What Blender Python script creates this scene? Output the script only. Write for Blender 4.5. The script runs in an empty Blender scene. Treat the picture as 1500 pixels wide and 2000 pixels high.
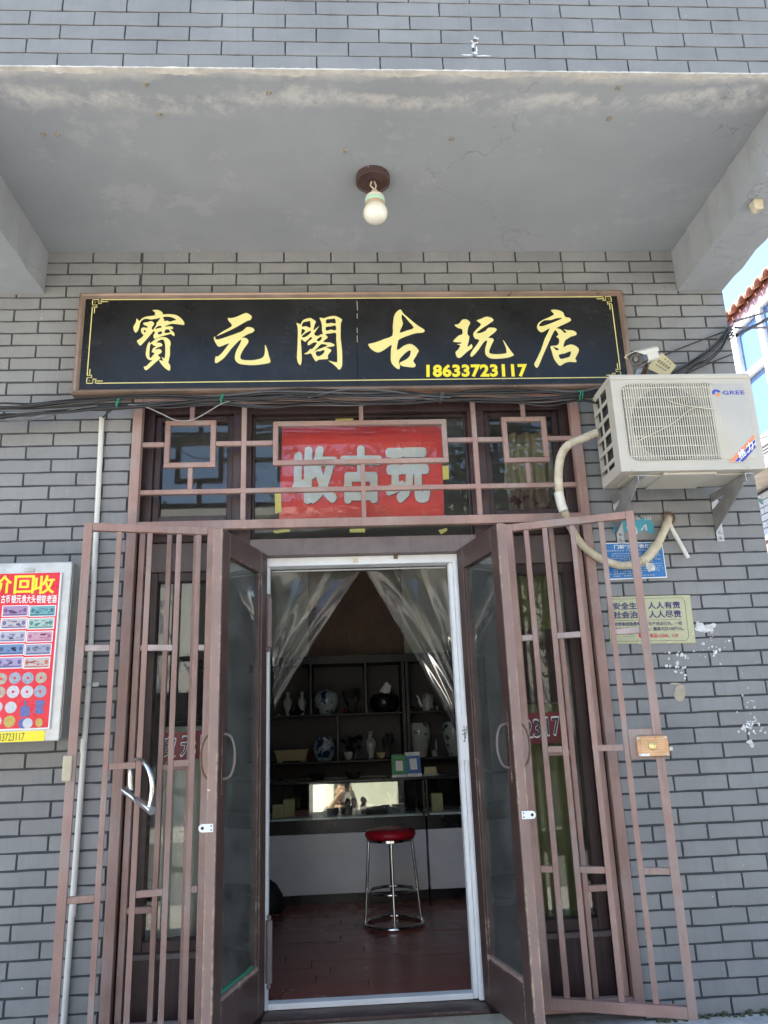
import bpy, bmesh, math, random
import numpy as np
from mathutils import Vector, Matrix
random.seed(7)
sc = bpy.context.scene
COL = sc.collection

# ------------------------------------------------------------------ camera
FOC = 1502.0
CAM = np.array([1.280097, -3.609874, 1.208136])
_p, _y, _r = .273936, .056961, -.036456
_f = np.array([math.sin(_y)*math.cos(_p), math.cos(_y)*math.cos(_p), math.sin(_p)])
_rt = np.array([math.cos(_y), -math.sin(_y), 0.]); _up = np.cross(_rt, _f)
RT = _rt*math.cos(_r) + _up*math.sin(_r); UP = -_rt*math.sin(_r) + _up*math.cos(_r); FW = _f
cd = bpy.data.cameras.new('camera'); cam = bpy.data.objects.new('camera', cd); COL.objects.link(cam)
cd.sensor_fit = 'HORIZONTAL'; cd.sensor_width = 36; cd.lens = FOC/1500*36; cd.clip_start = .02; cd.clip_end = 1000
cam.matrix_world = Matrix(((RT[0], UP[0], -FW[0], CAM[0]), (RT[1], UP[1], -FW[1], CAM[1]), (RT[2], UP[2], -FW[2], CAM[2]), (0, 0, 0, 1)))
sc.camera = cam
# photo pixel (1500 x 2000) -> point on a plane of the place
def _ray(px, py): return RT*((px-750)/FOC) - UP*((py-1000)/FOC) + FW
def PY(px, py, y): d = _ray(px, py); return CAM + d*((y-CAM[1])/d[1])
def PX(px, py, x): d = _ray(px, py); return CAM + d*((x-CAM[0])/d[0])
def PZ(px, py, z): d = _ray(px, py); return CAM + d*((z-CAM[2])/d[2])
def PIX(p):
    d = np.array(p)-CAM; z = d@FW
    return 750+FOC*(d@RT)/z, 1000-FOC*(d@UP)/z

# ------------------------------------------------------------------ light
SUN_EL, SUN_AZ = math.radians(56), math.radians(-58)      # from the left, a little behind the building
w = bpy.data.worlds.new('World'); sc.world = w; w.use_nodes = True
nt = w.node_tree; bg = nt.nodes['Background']
sky = nt.nodes.new('ShaderNodeTexSky'); sky.sky_type = 'NISHITA'; sky.sun_disc = False
sky.sun_elevation = SUN_EL; sky.sun_rotation = SUN_AZ; sky.air_density = 1.0; sky.dust_density = .9; sky.ozone_density = 2.0
nt.links.new(sky.outputs[0], bg.inputs[0]); bg.inputs[1].default_value = .098
ld = bpy.data.lights.new('sun', 'SUN'); lo = bpy.data.objects.new('sun', ld); COL.objects.link(lo)
ld.energy = 5.0; ld.angle = math.radians(.53); ld.color = (1, .95, .86)
tos = Vector((math.sin(SUN_AZ)*math.cos(SUN_EL), math.cos(SUN_AZ)*math.cos(SUN_EL), math.sin(SUN_EL)))
lo.rotation_euler = tos.to_track_quat('Z', 'Y').to_euler(); lo.location = (-9, 3, 14)
sc.view_settings.view_transform = 'Standard'; sc.view_settings.look = 'None'
sc.view_settings.exposure = 2.55; sc.view_settings.gamma = 1.0; sc.view_settings.use_curve_mapping = False

# ------------------------------------------------------------------ materials
M = {}
def _n(t, k, **kw):
    n = t.nodes.new(k)
    for a, v in kw.items(): setattr(n, a, v)
    return n
def noise(t, scale, detail=5, rough=.6, vec=None):
    n = _n(t, 'ShaderNodeTexNoise'); n.inputs['Scale'].default_value = scale; n.inputs['Detail'].default_value = detail; n.inputs['Roughness'].default_value = rough
    if vec is None: vec = _n(t, 'ShaderNodeNewGeometry').outputs['Position']
    t.links.new(vec, n.inputs['Vector']); return n.outputs[0]
def ramp(t, src, lo_, hi_, a=0., b=1.):
    m = _n(t, 'ShaderNodeMapRange'); m.inputs[1].default_value = lo_; m.inputs[2].default_value = hi_; m.inputs[3].default_value = a; m.inputs[4].default_value = b
    t.links.new(src, m.inputs[0]); return m.outputs[0]
def mixc(t, fac, a, b):
    m = _n(t, 'ShaderNodeMix', data_type='RGBA')
    if isinstance(fac, (int, float)): m.inputs[0].default_value = fac
    else: t.links.new(fac, m.inputs[0])
    for i, v in ((6, a), (7, b)):
        if isinstance(v, (tuple, list)): m.inputs[i].default_value = (*v, 1)
        else: t.links.new(v, m.inputs[i])
    return m.outputs[2]
def mth(t, op, a, b=None):
    m = _n(t, 'ShaderNodeMath', operation=op)
    for i, v in ((0, a), (1, b)):
        if v is None: continue
        if isinstance(v, (int, float)): m.inputs[i].default_value = v
        else: t.links.new(v, m.inputs[i])
    return m.outputs[0]
def pm(name, base, rough=.55, metal=0., var=.15, vs=6., bump=.0, bs=80., chips=None, edge=None, dust=None, spec=.5, rvar=.15, coat=0, streak=None):
    m = bpy.data.materials.new(name); m.use_nodes = True; t = m.node_tree; b = t.nodes['Principled BSDF']
    lo_ = tuple(max(0, c*(1-var)) for c in base); hi_ = tuple(min(1, c*(1+var)) for c in base)
    nz = noise(t, vs, 6, .62)
    c = mixc(t, ramp(t, nz, .3, .7), lo_, hi_)
    if dust:                     # (colour, scale, amount) soft patches
        c = mixc(t, ramp(t, noise(t, dust[1], 8, .7), .48, .75, 0, dust[2]), c, dust[0])
    if streak:                   # (colour, amount) vertical wear
        mp = _n(t, 'ShaderNodeMapping'); mp.inputs[3].default_value = (60, 60, 2.5)
        t.links.new(_n(t, 'ShaderNodeNewGeometry').outputs['Position'], mp.inputs[0])
        c = mixc(t, ramp(t, noise(t, 1., 6, .7, mp.outputs[0]), .52, .75, 0, streak[1]), c, streak[0])
    if chips:                    # (colour, scale, threshold)
        c = mixc(t, ramp(t, noise(t, chips[1], 9, .75), chips[2], chips[2]+.015), c, chips[0])
    if edge:                     # (colour, radius, amount) worn edges
        bv = _n(t, 'ShaderNodeBevel', samples=4); bv.inputs[0].default_value = edge[1]
        g = _n(t, 'ShaderNodeNewGeometry'); d = _n(t, 'ShaderNodeVectorMath', operation='DOT_PRODUCT')
        t.links.new(bv.outputs[0], d.inputs[0]); t.links.new(g.outputs['Normal'], d.inputs[1])
        e = mth(t, 'SUBTRACT', 1., d.outputs['Value'])
        e = mth(t, 'MULTIPLY', ramp(t, e, .0, .2), mth(t, 'MULTIPLY', ramp(t, noise(t, 24, 8, .8), .60-edge[2], .68-edge[2]), ramp(t, noise(t, 3.5, 4, .6), .42, .60)))
        c = mixc(t, e, c, edge[0])
    t.links.new(c, b.inputs['Base Color'])
    b.inputs['Metallic'].default_value = metal; b.inputs['Specular IOR Level'].default_value = spec
    t.links.new(ramp(t, nz, .3, .7, max(0, rough-rvar*.5), min(1, rough+rvar*.5)), b.inputs['Roughness'])
    if coat: b.inputs['Coat Weight'].default_value = coat; b.inputs['Coat Roughness'].default_value = .08
    if bump:
        bp = _n(t, 'ShaderNodeBump'); bp.inputs['Strength'].default_value = bump; bp.inputs['Distance'].default_value = .004
        t.links.new(noise(t, bs, 6, .65), bp.inputs['Height']); t.links.new(bp.outputs[0], b.inputs['Normal'])
    M[name] = m; return m
def glassmat(name, tint=(.86, .9, .87), dirt=.05, dcol=(.5, .5, .47), rough=.0, refl=1.0):
    m = bpy.data.materials.new(name); m.use_nodes = True; t = m.node_tree; t.nodes.remove(t.nodes['Principled BSDF']); out = t.nodes['Material Output']
    tr = _n(t, 'ShaderNodeBsdfTransparent'); tr.inputs[0].default_value = (*tint, 1)
    gl = _n(t, 'ShaderNodeBsdfGlossy'); gl.inputs['Roughness'].default_value = rough
    fr = _n(t, 'ShaderNodeFresnel'); fr.inputs[0].default_value = 1.52
    mx = _n(t, 'ShaderNodeMixShader'); t.links.new(mth(t, 'MULTIPLY', fr.outputs[0], refl), mx.inputs[0]); t.links.new(tr.outputs[0], mx.inputs[1]); t.links.new(gl.outputs[0], mx.inputs[2])
    df = _n(t, 'ShaderNodeBsdfDiffuse'); df.inputs[0].default_value = (*dcol, 1)
    m2 = _n(t, 'ShaderNodeMixShader'); t.links.new(ramp(t, noise(t, 9, 9, .75), .35, .8, dirt*.4, dirt*2.2), m2.inputs[0]); t.links.new(mx.outputs[0], m2.inputs[1]); t.links.new(df.outputs[0], m2.inputs[2])
    t.links.new(m2.outputs[0], out.inputs[0]); M[name] = m; return m

pm('flake', (.60, .57, .50), .85, var=.2, vs=14, bump=.5, bs=60, dust=((.38, .37, .35), 18, .8))
pm('plug', (.30, .27, .22), .8, var=.4, vs=60)
pm('joint', (.052, .056, .062), .85, var=.25, vs=30, bump=.3, bs=200)
def brickmat():
    m = pm('brick', (.228, .229, .222), .72, var=.14, vs=3.2, bump=.12, bs=260, dust=((.29, .285, .27), 7, .35), rvar=.2, streak=((.17, .172, .168), .4))
    t = m.node_tree; b = t.nodes['Principled BSDF']; c = b.inputs['Base Color'].links[0].from_socket
    oi = _n(t, 'ShaderNodeObjectInfo')
    hs = _n(t, 'ShaderNodeHueSaturation'); t.links.new(ramp(t, oi.outputs['Random'], 0, 1, .95, 1.04), hs.inputs['Value']); t.links.new(c, hs.inputs['Color'])
    c = hs.outputs[0]
    # scuffs and fine scratches in pale plaster
    mp = _n(t, 'ShaderNodeMapping'); mp.inputs[2].default_value = (0, .5, 0); mp.inputs[3].default_value = (14, 14, 70)
    t.links.new(_n(t, 'ShaderNodeNewGeometry').outputs['Position'], mp.inputs[0])
    c = mixc(t, ramp(t, noise(t, 1., 8, .8, mp.outputs[0]), .70, .76, 0, .45), c, (.50, .49, .46))
    c = mixc(t, ramp(t, noise(t, 46, 4, .6), .735, .75, 0, .8), c, (.6, .6, .57))
    t.links.new(c, b.inputs['Base Color'])
brickmat()
def plastermat():                # grey painted render, with the paint flaked off along the front edge
    m = pm('plaster', (.325, .342, .355), .85, var=.07, vs=2.2, bump=.25, bs=35, dust=((.275, .29, .305), 1.3, .8))
    t = m.node_tree; b = t.nodes['Principled BSDF']; c = b.inputs['Base Color'].links[0].from_socket
    g = _n(t, 'ShaderNodeNewGeometry'); sp = _n(t, 'ShaderNodeSeparateXYZ'); t.links.new(g.outputs['Position'], sp.inputs[0])
    vo = _n(t, 'ShaderNodeTexVoronoi', feature='DISTANCE_TO_EDGE'); vo.inputs['Scale'].default_value = 1.1
    wv = _n(t, 'ShaderNodeVectorMath', operation='ADD'); nn = _n(t, 'ShaderNodeTexNoise'); nn.inputs['Scale'].default_value = 3.0; nn.inputs['Detail'].default_value = 8; t.links.new(g.outputs['Position'], nn.inputs['Vector'])
    t.links.new(g.outputs['Position'], wv.inputs[0]); t.links.new(nn.outputs[1], wv.inputs[1]); t.links.new(wv.outputs[0], vo.inputs['Vector'])
    c = mixc(t, mth(t, 'MULTIPLY', ramp(t, vo.outputs['Distance'], .0, .006, .55, 0), ramp(t, noise(t, 1.1, 3, .5), .5, .6)), c, (.12, .125, .13))
    c = mixc(t, ramp(t, noise(t, 3.2, 9, .72), .56, .60, 0, .35), c, (.42, .43, .43))
    wob = noise(t, 2.1, 7, .66)
    yy = mth(t, 'ADD', sp.outputs[1], mth(t, 'MULTIPLY', wob, .34))
    band = mth(t, 'MULTIPLY', ramp(t, yy, -.935, -.90, 0, 1), ramp(t, yy, -.87, -.80, 1, 0))
    band2 = ramp(t, mth(t, 'ADD', sp.outputs[1], mth(t, 'MULTIPLY', noise(t, 5, 7, .7), .16)), -1.10, -1.05, 1, 0)
    fine = ramp(t, noise(t, 6, 8, .75), .44, .58)
    k = mth(t, 'MULTIPLY', mth(t, 'MAXIMUM', mth(t, 'MULTIPLY', band, fine), band2), .6)
    c = mixc(t, k, c, (.66, .64, .585))
    c = mixc(t, ramp(t, noise(t, 26, 5, .7), .74, .77, 0, .6), c, (.5, .49, .46))
    t.links.new(c, b.inputs['Base Color'])
plastermat()
pm('iron', (.33, .205, .168), .5, var=.22, vs=3.5, bump=.12, bs=150, dust=((.35, .325, .30), 3.2, .8), streak=((.21, .12, .10), .55), chips=((.7, .68, .62), 30, .70), edge=((.60, .56, .5), .008, .05), spec=.45)
pm('iron_dust', (.42, .34, .315), .6, var=.2, vs=14, bump=.2, bs=120)
pm('wood_pale', (.24, .158, .130), .55, var=.16, vs=7, bump=.25, bs=90, chips=((.66, .6, .48), 18, .67), edge=((.66, .48, .27), .014, .14), streak=((.17, .10, .10), .4))
pm('wood_dark', (.062, .034, .028), .42, var=.25, vs=9, bump=.2, bs=90, edge=((.55, .46, .34), .012, .10), streak=((.10, .062, .05), .4), chips=((.55, .48, .38), 24, .69))
pm('frame_dark', (.050, .028, .027), .42, var=.3, vs=7, bump=.2, bs=80, streak=((.11, .075, .07), .55))
pm('frame_grey', (.16, .125, .115), .6, var=.2, vs=8, bump=.25, bs=80, streak=((.08, .06, .055), .6))
pm('sign_black', (.014, .0135, .0125), .24, var=.3, vs=4, spec=.38, rvar=.12, dust=((.03, .03, .033), 9, .5))
pm('gold', (.80, .70, .27), .38, var=.05, vs=9, spec=.5)
pm('yellow', (.85, .70, .03), .5, var=.04, vs=9)
pm('copper', (.38, .26, .19), .34, metal=.7, var=.2, vs=5, dust=((.36, .28, .22), 12, .5))
pm('white_pvc', (.82, .83, .82), .4, var=.06, vs=8, dust=((.5, .47, .4), 7, .25), chips=((.35, .3, .25), 30, .76))
pm('conduit', (.66, .64, .57), .45, var=.06, vs=9, dust=((.45, .42, .35), 6, .35))
pm('ac_shell', (.50, .465, .39), .45, var=.05, vs=6, bump=.05, bs=200, dust=((.5, .46, .38), 5, .3))
pm('ac_wire', (.56, .52, .42), .5, var=.08, vs=12)
pm('dark', (.012, .012, .013), .6, var=.3, vs=8)
pm('fan', (.05, .048, .045), .5, var=.2, vs=9)
pm('galv', (.50, .51, .50), .42, metal=.6, var=.14, vs=16, dust=((.62, .62, .6), 30, .5))
pm('galv_side', (.42, .43, .42), .35, metal=.8, var=.2, vs=8)
pm('steel', (.45, .45, .44), .38, metal=.7, var=.2, vs=12, dust=((.3, .2, .13), 14, .4))
pm('chrome', (.72, .72, .70), .12, metal=1., var=.05, vs=9)
pm('brass', (.44, .28, .17), .34, metal=.9, var=.2, vs=18, dust=((.5, .42, .3), 20, .4))
pm('brass_pale', (.65, .55, .25), .3, metal=.8, var=.15, vs=15)
pm('white', (.78, .79, .78), .5, var=.03, vs=8)
pm('paint_white', (.60, .60, .575), .8, var=.3, vs=50, bump=.4, bs=90)
pm('paper_white', (.84, .84, .82), .6, var=.03, vs=8)
pm('cream', (.66, .60, .42), .6, var=.06, vs=8)
pm('red_paper', (.92, .07, .065), .35, var=.10, vs=3, spec=.5)
pm('red_poster', (.70, .02, .04), .3, var=.04, vs=8, spec=.5)
pm('red_dark', (.17, .018, .024), .4, var=.12, vs=8)
pm('red_seat', (.36, .008, .02), .35, var=.15, vs=6, spec=.4)
pm('blue_sign', (.03, .17, .42), .35, var=.05, vs=8)
pm('teal', (.06, .32, .42), .6, var=.12, vs=14, chips=((.25, .25, .24), 40, .72))
pm('plaque', (.42, .43, .28), .28, metal=.35, var=.07, vs=3)
pm('navy', (.045, .035, .14), .5, var=.05)
pm('brand_blue', (.06, .07, .38), .45, var=.05)
pm('brand_orange', (.80, .26, .10), .5, var=.05)
pm('ink_red', (.55, .03, .04), .5, var=.05)
pm('ink_dark', (.03, .03, .035), .5, var=.1)
pm('ink_grey', (.06, .065, .07), .5, var=.1)
pm('tape', (.52, .46, .12), .35, var=.1, vs=20)
pm('rubber', (.012, .012, .014), .45, var=.25, vs=30)
pm('cable_grey', (.10, .105, .11), .45, var=.2, vs=30)
pm('cable_pale', (.26, .25, .23), .5, var=.15, vs=20)
pm('green_tie', (.02, .28, .16), .45, var=.1)
pm('lagging', (.52, .45, .31), .7, var=.14, vs=18, bump=.5, bs=70, dust=((.68, .64, .54), 9, .8), chips=((.25, .2, .13), 26, .68))
pm('tape_pale', (.62, .60, .52), .4, var=.1, vs=20)
pm('cctv_white', (.62, .58, .46), .4, var=.05, vs=8)
pm('cctv_black', (.02, .021, .023), .25, var=.2)
pm('card', (.55, .47, .26), .6, var=.06)
pm('card_ink', (.25, .21, .12), .6, var=.05)
pm('bulb', (.80, .76, .64), .22, var=.03, spec=.6, coat=.3)
pm('bulb_green', (.45, .68, .52), .35, var=.06)
pm('bulb_tan', (.42, .33, .2), .4, var=.1)
pm('rose', (.075, .042, .038), .5, var=.2, vs=20, chips=((.6, .58, .54), 22, .69))
pm('rust', (.16, .10, .06), .7, var=.3, vs=40)
pm('stone', (.50, .48, .44), .85, var=.25, vs=9, bump=.5, bs=60, chips=((.66, .65, .62), 16, .60), dust=((.25, .24, .21), 11, .6))
pm('sill_stone', (.42, .37, .27), .8, var=.18, vs=10, bump=.4, bs=70, dust=((.22, .15, .12), 8, .5))
pm('asphalt', (.16, .155, .145), .9, var=.2, vs=5, bump=.4, bs=90)
pm('paving', (.44, .415, .375), .85, var=.15, vs=2, bump=.2, bs=60)
pm('moss', (.08, .085, .045), .95, var=.5, vs=60, bump=1, bs=180)
pm('plank', (.26, .080, .060), .26, var=.14, vs=1.5, bump=.06, bs=60, spec=.5, rvar=.1)
pm('room_wall', (.6, .62, .55), .85, var=.08, vs=2)
pm('ceiling_in', (.6, .6, .57), .9, var=.05)
pm('panel_wood', (.19, .115, .08), .6, var=.25, vs=5, streak=((.10, .06, .04), .8), chips=((.35, .3, .24), 30, .755))
pm('shelf_back', (.06, .05, .048), .6, var=.2, vs=5)
pm('cab', (.017, .016, .018), .45, var=.25, vs=6)
pm('counter_white', (.80, .81, .83), .5, var=.05, vs=3, dust=((.62, .62, .63), 4, .5))
pm('counter_black', (.010, .011, .014), .3, var=.2, vs=8)
pm('mirror', (.40, .39, .34), .02, metal=1., var=.02, rvar=.0)
pm('ceramic_w', (.40, .43, .40), .12, var=.06, vs=14, spec=.6)
def pattern(name, base, ink, sc_, th):
    m = pm(name, base, .12, var=.05, vs=14, spec=.6); t = m.node_tree; b = t.nodes['Principled BSDF']; c = b.inputs['Base Color'].links[0].from_socket
    t.links.new(mixc(t, ramp(t, noise(t, sc_, 4, .6), th, th+.03), c, ink), b.inputs['Base Color'])
pattern('ceramic_blue', (.33, .40, .40), (.012, .03, .12), 13, .55)
pattern('ceramic_blue2', (.34, .42, .46), (.012, .035, .14), 11, .50)
pattern('ceramic_ink', (.42, .46, .43), (.05, .06, .07), 15, .57)
pm('rockdark', (.016, .017, .016), .35, var=.4, vs=30, bump=.6, bs=60)
pm('rootwood', (.018, .015, .014), .6, var=.4, vs=20, bump=.6, bs=60)
pm('green_card', (.01, .25, .07), .4, var=.03)
pm('blue_card', (.02, .13, .45), .4, var=.03)
pm('curtain_cream', (.40, .35, .22), .85, var=.2, vs=5, bump=.2, bs=200)
pattern('curtain_floral', (.22, .14, .11), (.10, .02, .02), 16, .54)
pm('curtain_green', (.17, .19, .05), .85, var=.25, vs=6, bump=.2, bs=200)
pm('curtain_brown', (.085, .05, .035), .85, var=.5, vs=14, bump=.2, bs=200)
pm('roof_tile', (.42, .19, .13), .6, var=.2, vs=5, bump=.2, bs=40)
pm('pink_tile', (.36, .17, .16), .35, var=.1, vs=2)
pm('white_tile', (.66, .68, .70), .3, var=.06, vs=3)
pm('grout', (.16, .17, .19), .9, var=.1)
pm('white_frame', (.74, .73, .70), .4, var=.05)
pm('vent_black', (.015, .015, .017), .5)
pm('green_logo', (.01, .22, .09), .4)
pm('rust_white', (.62, .57, .5), .6, var=.12, vs=6, dust=((.36, .18, .08), 4, .6))
pm('brown_wall', (.32, .24, .17), .8, var=.1)
pm('opp_wall', (.82, .80, .75), .85, var=.06, vs=1.2)
pm('opp_grey', (.52, .49, .44), .85, var=.1, vs=1.2)
pm('leaf', (.055, .10, .03), .55, var=.35, vs=2.5)
pm('bark', (.10, .075, .055), .9, var=.3, vs=12, bump=.6, bs=40)
pm('car_paint', (.20, .20, .205), .28, metal=.5, var=.04, coat=.6)
pm('tyre', (.02, .02, .02), .8, var=.2)
pm('car_glass', (.02, .022, .025), .05, var=.1, spec=.7)
pm('red_lamp', (.4, .01, .01), .2)
pm('skin', (.42, .24, .16), .55, var=.08, vs=12)
pm('shirt', (.035, .037, .042), .85, var=.15, vs=9)
pm('trouser', (.05, .055, .07), .85, var=.15, vs=9)
pm('hair', (.012, .01, .009), .55, var=.2)
pm('blind', (.33, .45, .62), .3, var=.05)
glassmat('glass', (.965, .98, .97), dirt=.022)
glassmat('glass_clear', (.93, .96, .94), dirt=.012)
glassmat('glass_door', (.93, .95, .94), dirt=.045)
def vinyl():
    m = glassmat('vinyl', (.86, .85, .79), dirt=.048, dcol=(.78, .75, .66), rough=.09, refl=1.0)
vinyl()
pm('window_sky_paint', (.10, .20, .42), .05, var=.10, vs=.8, spec=.5, rvar=0)  # blue of the reflected sky put into the pane's base colour

# ------------------------------------------------------------------ mesh helpers
def wloc(o):
    v = Vector((0, 0, 0))
    while o is not None: v += o.location; o = o.parent
    return v
class B:
    def __init__(s): s.v = []; s.f = []
    def add(s, vs, fs):
        k = len(s.v); s.v += [tuple(map(float, p)) for p in vs]; s.f += [tuple(i+k for i in f) for f in fs]; return s
    def box(s, x0, x1, y0, y1, z0, z1):
        x0, x1 = min(x0, x1), max(x0, x1); y0, y1 = min(y0, y1), max(y0, y1); z0, z1 = min(z0, z1), max(z0, z1)
        return s.add([(x0, y0, z0), (x1, y0, z0), (x1, y1, z0), (x0, y1, z0), (x0, y0, z1), (x1, y0, z1), (x1, y1, z1), (x0, y1, z1)],
                     [(0, 3, 2, 1), (4, 5, 6, 7), (0, 1, 5, 4), (1, 2, 6, 5), (2, 3, 7, 6), (3, 0, 4, 7)])
    def bar(s, p, q, w_, h_, up=(0, 0, 1)):          # w_ across, h_ along up
        p = Vector(p); q = Vector(q); d = (q-p).normalized(); u = Vector(up)
        if abs(d.dot(u)) > .95: u = Vector((0, 1, 0)) if abs(d.y) < .9 else Vector((1, 0, 0))
        r = d.cross(u).normalized(); u = r.cross(d).normalized(); vs = []
        for c in (p, q):
            for a, b in ((-1, -1), (1, -1), (1, 1), (-1, 1)): vs.append(c+r*(a*w_/2)+u*(b*h_/2))
        return s.add(vs, [(0, 1, 2, 3), (7, 6, 5, 4), (4, 5, 1, 0), (5, 6, 2, 1), (6, 7, 3, 2), (7, 4, 0, 3)])
    def tube(s, pts, r, n=8, close=False, cap=True):
        pts = [Vector(p) for p in pts]; N = len(pts); k = len(s.v)
        rs = r if isinstance(r, (list, tuple)) else [r]*N
        prev = None; vs = []
        for i, p in enumerate(pts):
            if close: d = (pts[(i+1) % N]-pts[i-1])
            else: d = (pts[min(i+1, N-1)]-pts[max(i-1, 0)])
            d.normalize()
            if prev is None:
                a = Vector((0, 0, 1)) if abs(d.z) < .9 else Vector((1, 0, 0)); u = d.cross(a).normalized()
            else:
                u = (prev-d*prev.dot(d)); u.normalize()
            prev = u; v = d.cross(u)
            for j in range(n):
                t = 2*math.pi*j/n; vs.append(p+(u*math.cos(t)+v*math.sin(t))*rs[i])
        fs = []
        for i in range(N if close else N-1):
            for j in range(n):
                a = i*n+j; b = i*n+(j+1) % n; c = ((i+1) % N)*n+(j+1) % n; d_ = ((i+1) % N)*n+j
                fs.append((a, b, c, d_))
        if cap and not close: fs += [tuple(range(n))[::-1], tuple((N-1)*n+j for j in range(n))]
        return s.add(vs, fs)
    def lathe(s, prof, c, n=20, axis=(0, 0, 1), sx=1., sy=1.):
        ax = Vector(axis).normalized(); a = Vector((1, 0, 0)) if abs(ax.x) < .9 else Vector((0, 1, 0))
        u = (a-ax*a.dot(ax)).normalized(); v = ax.cross(u); c = Vector(c); vs = []; fs = []
        for r, h in prof:
            for j in range(n):
                t = 2*math.pi*j/n; vs.append(c+ax*h+u*(r*sx*math.cos(t))+v*(r*sy*math.sin(t)))
        for i in range(len(prof)-1):
            for j in range(n):
                fs.append((i*n+j, i*n+(j+1) % n, (i+1)*n+(j+1) % n, (i+1)*n+j))
        fs += [tuple(range(n))[::-1], tuple((len(prof)-1)*n+j for j in range(n))]
        return s.add(vs, fs)
    def grid(s, fn, nu, nv):
        vs = [fn(i/nu, j/nv) for j in range(nv+1) for i in range(nu+1)]
        fs = [(j*(nu+1)+i, j*(nu+1)+i+1, (j+1)*(nu+1)+i+1, (j+1)*(nu+1)+i) for j in range(nv) for i in range(nu)]
        return s.add(vs, fs)
    def prism(s, poly, d):                           # poly: 3D points of one face, d: offset vector
        n = len(poly); a = [Vector(p) for p in poly]; b = [p+Vector(d) for p in a]
        return s.add(a+b, [tuple(range(n)), tuple(range(n, 2*n))[::-1]]+[(i, i+n, (i+1) % n+n, (i+1) % n) for i in range(n)])
    def obj(s, name, mat, parent=None, smooth=False, bevel=0, seg=1, angle=40):
        o0 = wloc(parent) if parent else Vector((0, 0, 0))
        me = bpy.data.meshes.new(name); me.from_pydata([(p[0]-o0.x, p[1]-o0.y, p[2]-o0.z) for p in s.v], [], s.f); me.validate()
        bm = bmesh.new(); bm.from_mesh(me); bmesh.ops.recalc_face_normals(bm, faces=bm.faces); bm.to_mesh(me); bm.free()
        me.materials.append(M[mat] if isinstance(mat, str) else mat)
        o = bpy.data.objects.new(name, me); COL.objects.link(o)
        if parent: o.parent = parent
        if smooth:
            me.polygons.foreach_set('use_smooth', [True]*len(me.polygons)); me.set_sharp_from_angle(angle=math.radians(angle))
        if bevel:
            mo = o.modifiers.new('bevel', 'BEVEL'); mo.width = bevel; mo.segments = seg; mo.limit_method = 'ANGLE'; mo.angle_limit = math.radians(35)
        return o
def tag(o, label=None, cat=None, group=None, kind=None):
    if label: o['label'] = label
    if cat: o['category'] = cat
    if group: o['group'] = group
    if kind: o['kind'] = kind
    return o
def thing(name, loc, label, cat, group=None):
    o = bpy.data.objects.new(name, None); COL.objects.link(o); o.location = loc; o.empty_display_size = .05
    return tag(o, label, cat, group)
def thing1(b, name, mat, label, cat, group=None, **kw):       # a thing that is a single mesh
    return tag(b.obj(name, mat, None, **kw), label, cat, group)
def smoothpts(pts, n=6, closed=False):
    P = [Vector(p) for p in pts]; out = []; N = len(P)
    rng = range(N) if closed else range(N-1)
    for i in rng:
        if closed: a, b, c, d = P[i-1], P[i], P[(i+1) % N], P[(i+2) % N]
        else: a, b, c, d = P[max(i-1, 0)], P[i], P[i+1], P[min(i+2, N-1)]
        for k in range(n):
            t = k/n; out.append(.5*((2*b)+(c-a)*t+(2*a-5*b+4*c-d)*t*t+(3*b-a-3*c+d)*t**3))
    if not closed: out.append(P[-1])
    return out
# flat shapes from outlines with holes (lists of 2D points), returned as (verts, faces)
def filled(outlines):
    cu = bpy.data.curves.new('c', 'CURVE'); cu.dimensions = '2D'; cu.fill_mode = 'BOTH'
    for pl in outlines:
        sp = cu.splines.new('POLY'); sp.points.add(len(pl)-1); sp.use_cyclic_u = True
        for i, p in enumerate(pl): sp.points[i].co = (p[0], p[1], 0, 1)
    o = bpy.data.objects.new('c', cu); COL.objects.link(o)
    me = bpy.data.meshes.new_from_object(o.evaluated_get(bpy.context.evaluated_depsgraph_get()))
    r = ([tuple(v.co) for v in me.vertices], [tuple(p.vertices) for p in me.polygons])
    bpy.data.objects.remove(o); bpy.data.curves.remove(cu); bpy.data.meshes.remove(me); return r
_tc = {}
def glyphs(s, off=0., space=1.):
    k = (s, off, space)
    if k in _tc: return _tc[k]
    cu = bpy.data.curves.new('t', 'FONT'); cu.body = s; cu.size = 1; cu.offset = off; cu.resolution_u = 3; cu.space_character = space
    o = bpy.data.objects.new('t', cu); COL.objects.link(o)
    me = bpy.data.meshes.new_from_object(o.evaluated_get(bpy.context.evaluated_depsgraph_get()))
    r = ([tuple(v.co) for v in me.vertices], [tuple(p.vertices) for p in me.polygons])
    bpy.data.objects.remove(o); bpy.data.curves.remove(cu); bpy.data.meshes.remove(me); _tc[k] = r; return r
def quadmap(q):                  # q: TL, TR, BR, BL world points -> fn(u,v), v down
    q = [np.array(p, float) for p in q]
    return lambda u, v: (q[0]*(1-u)+q[1]*u)*(1-v)+(q[3]*(1-u)+q[2]*u)*v
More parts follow.
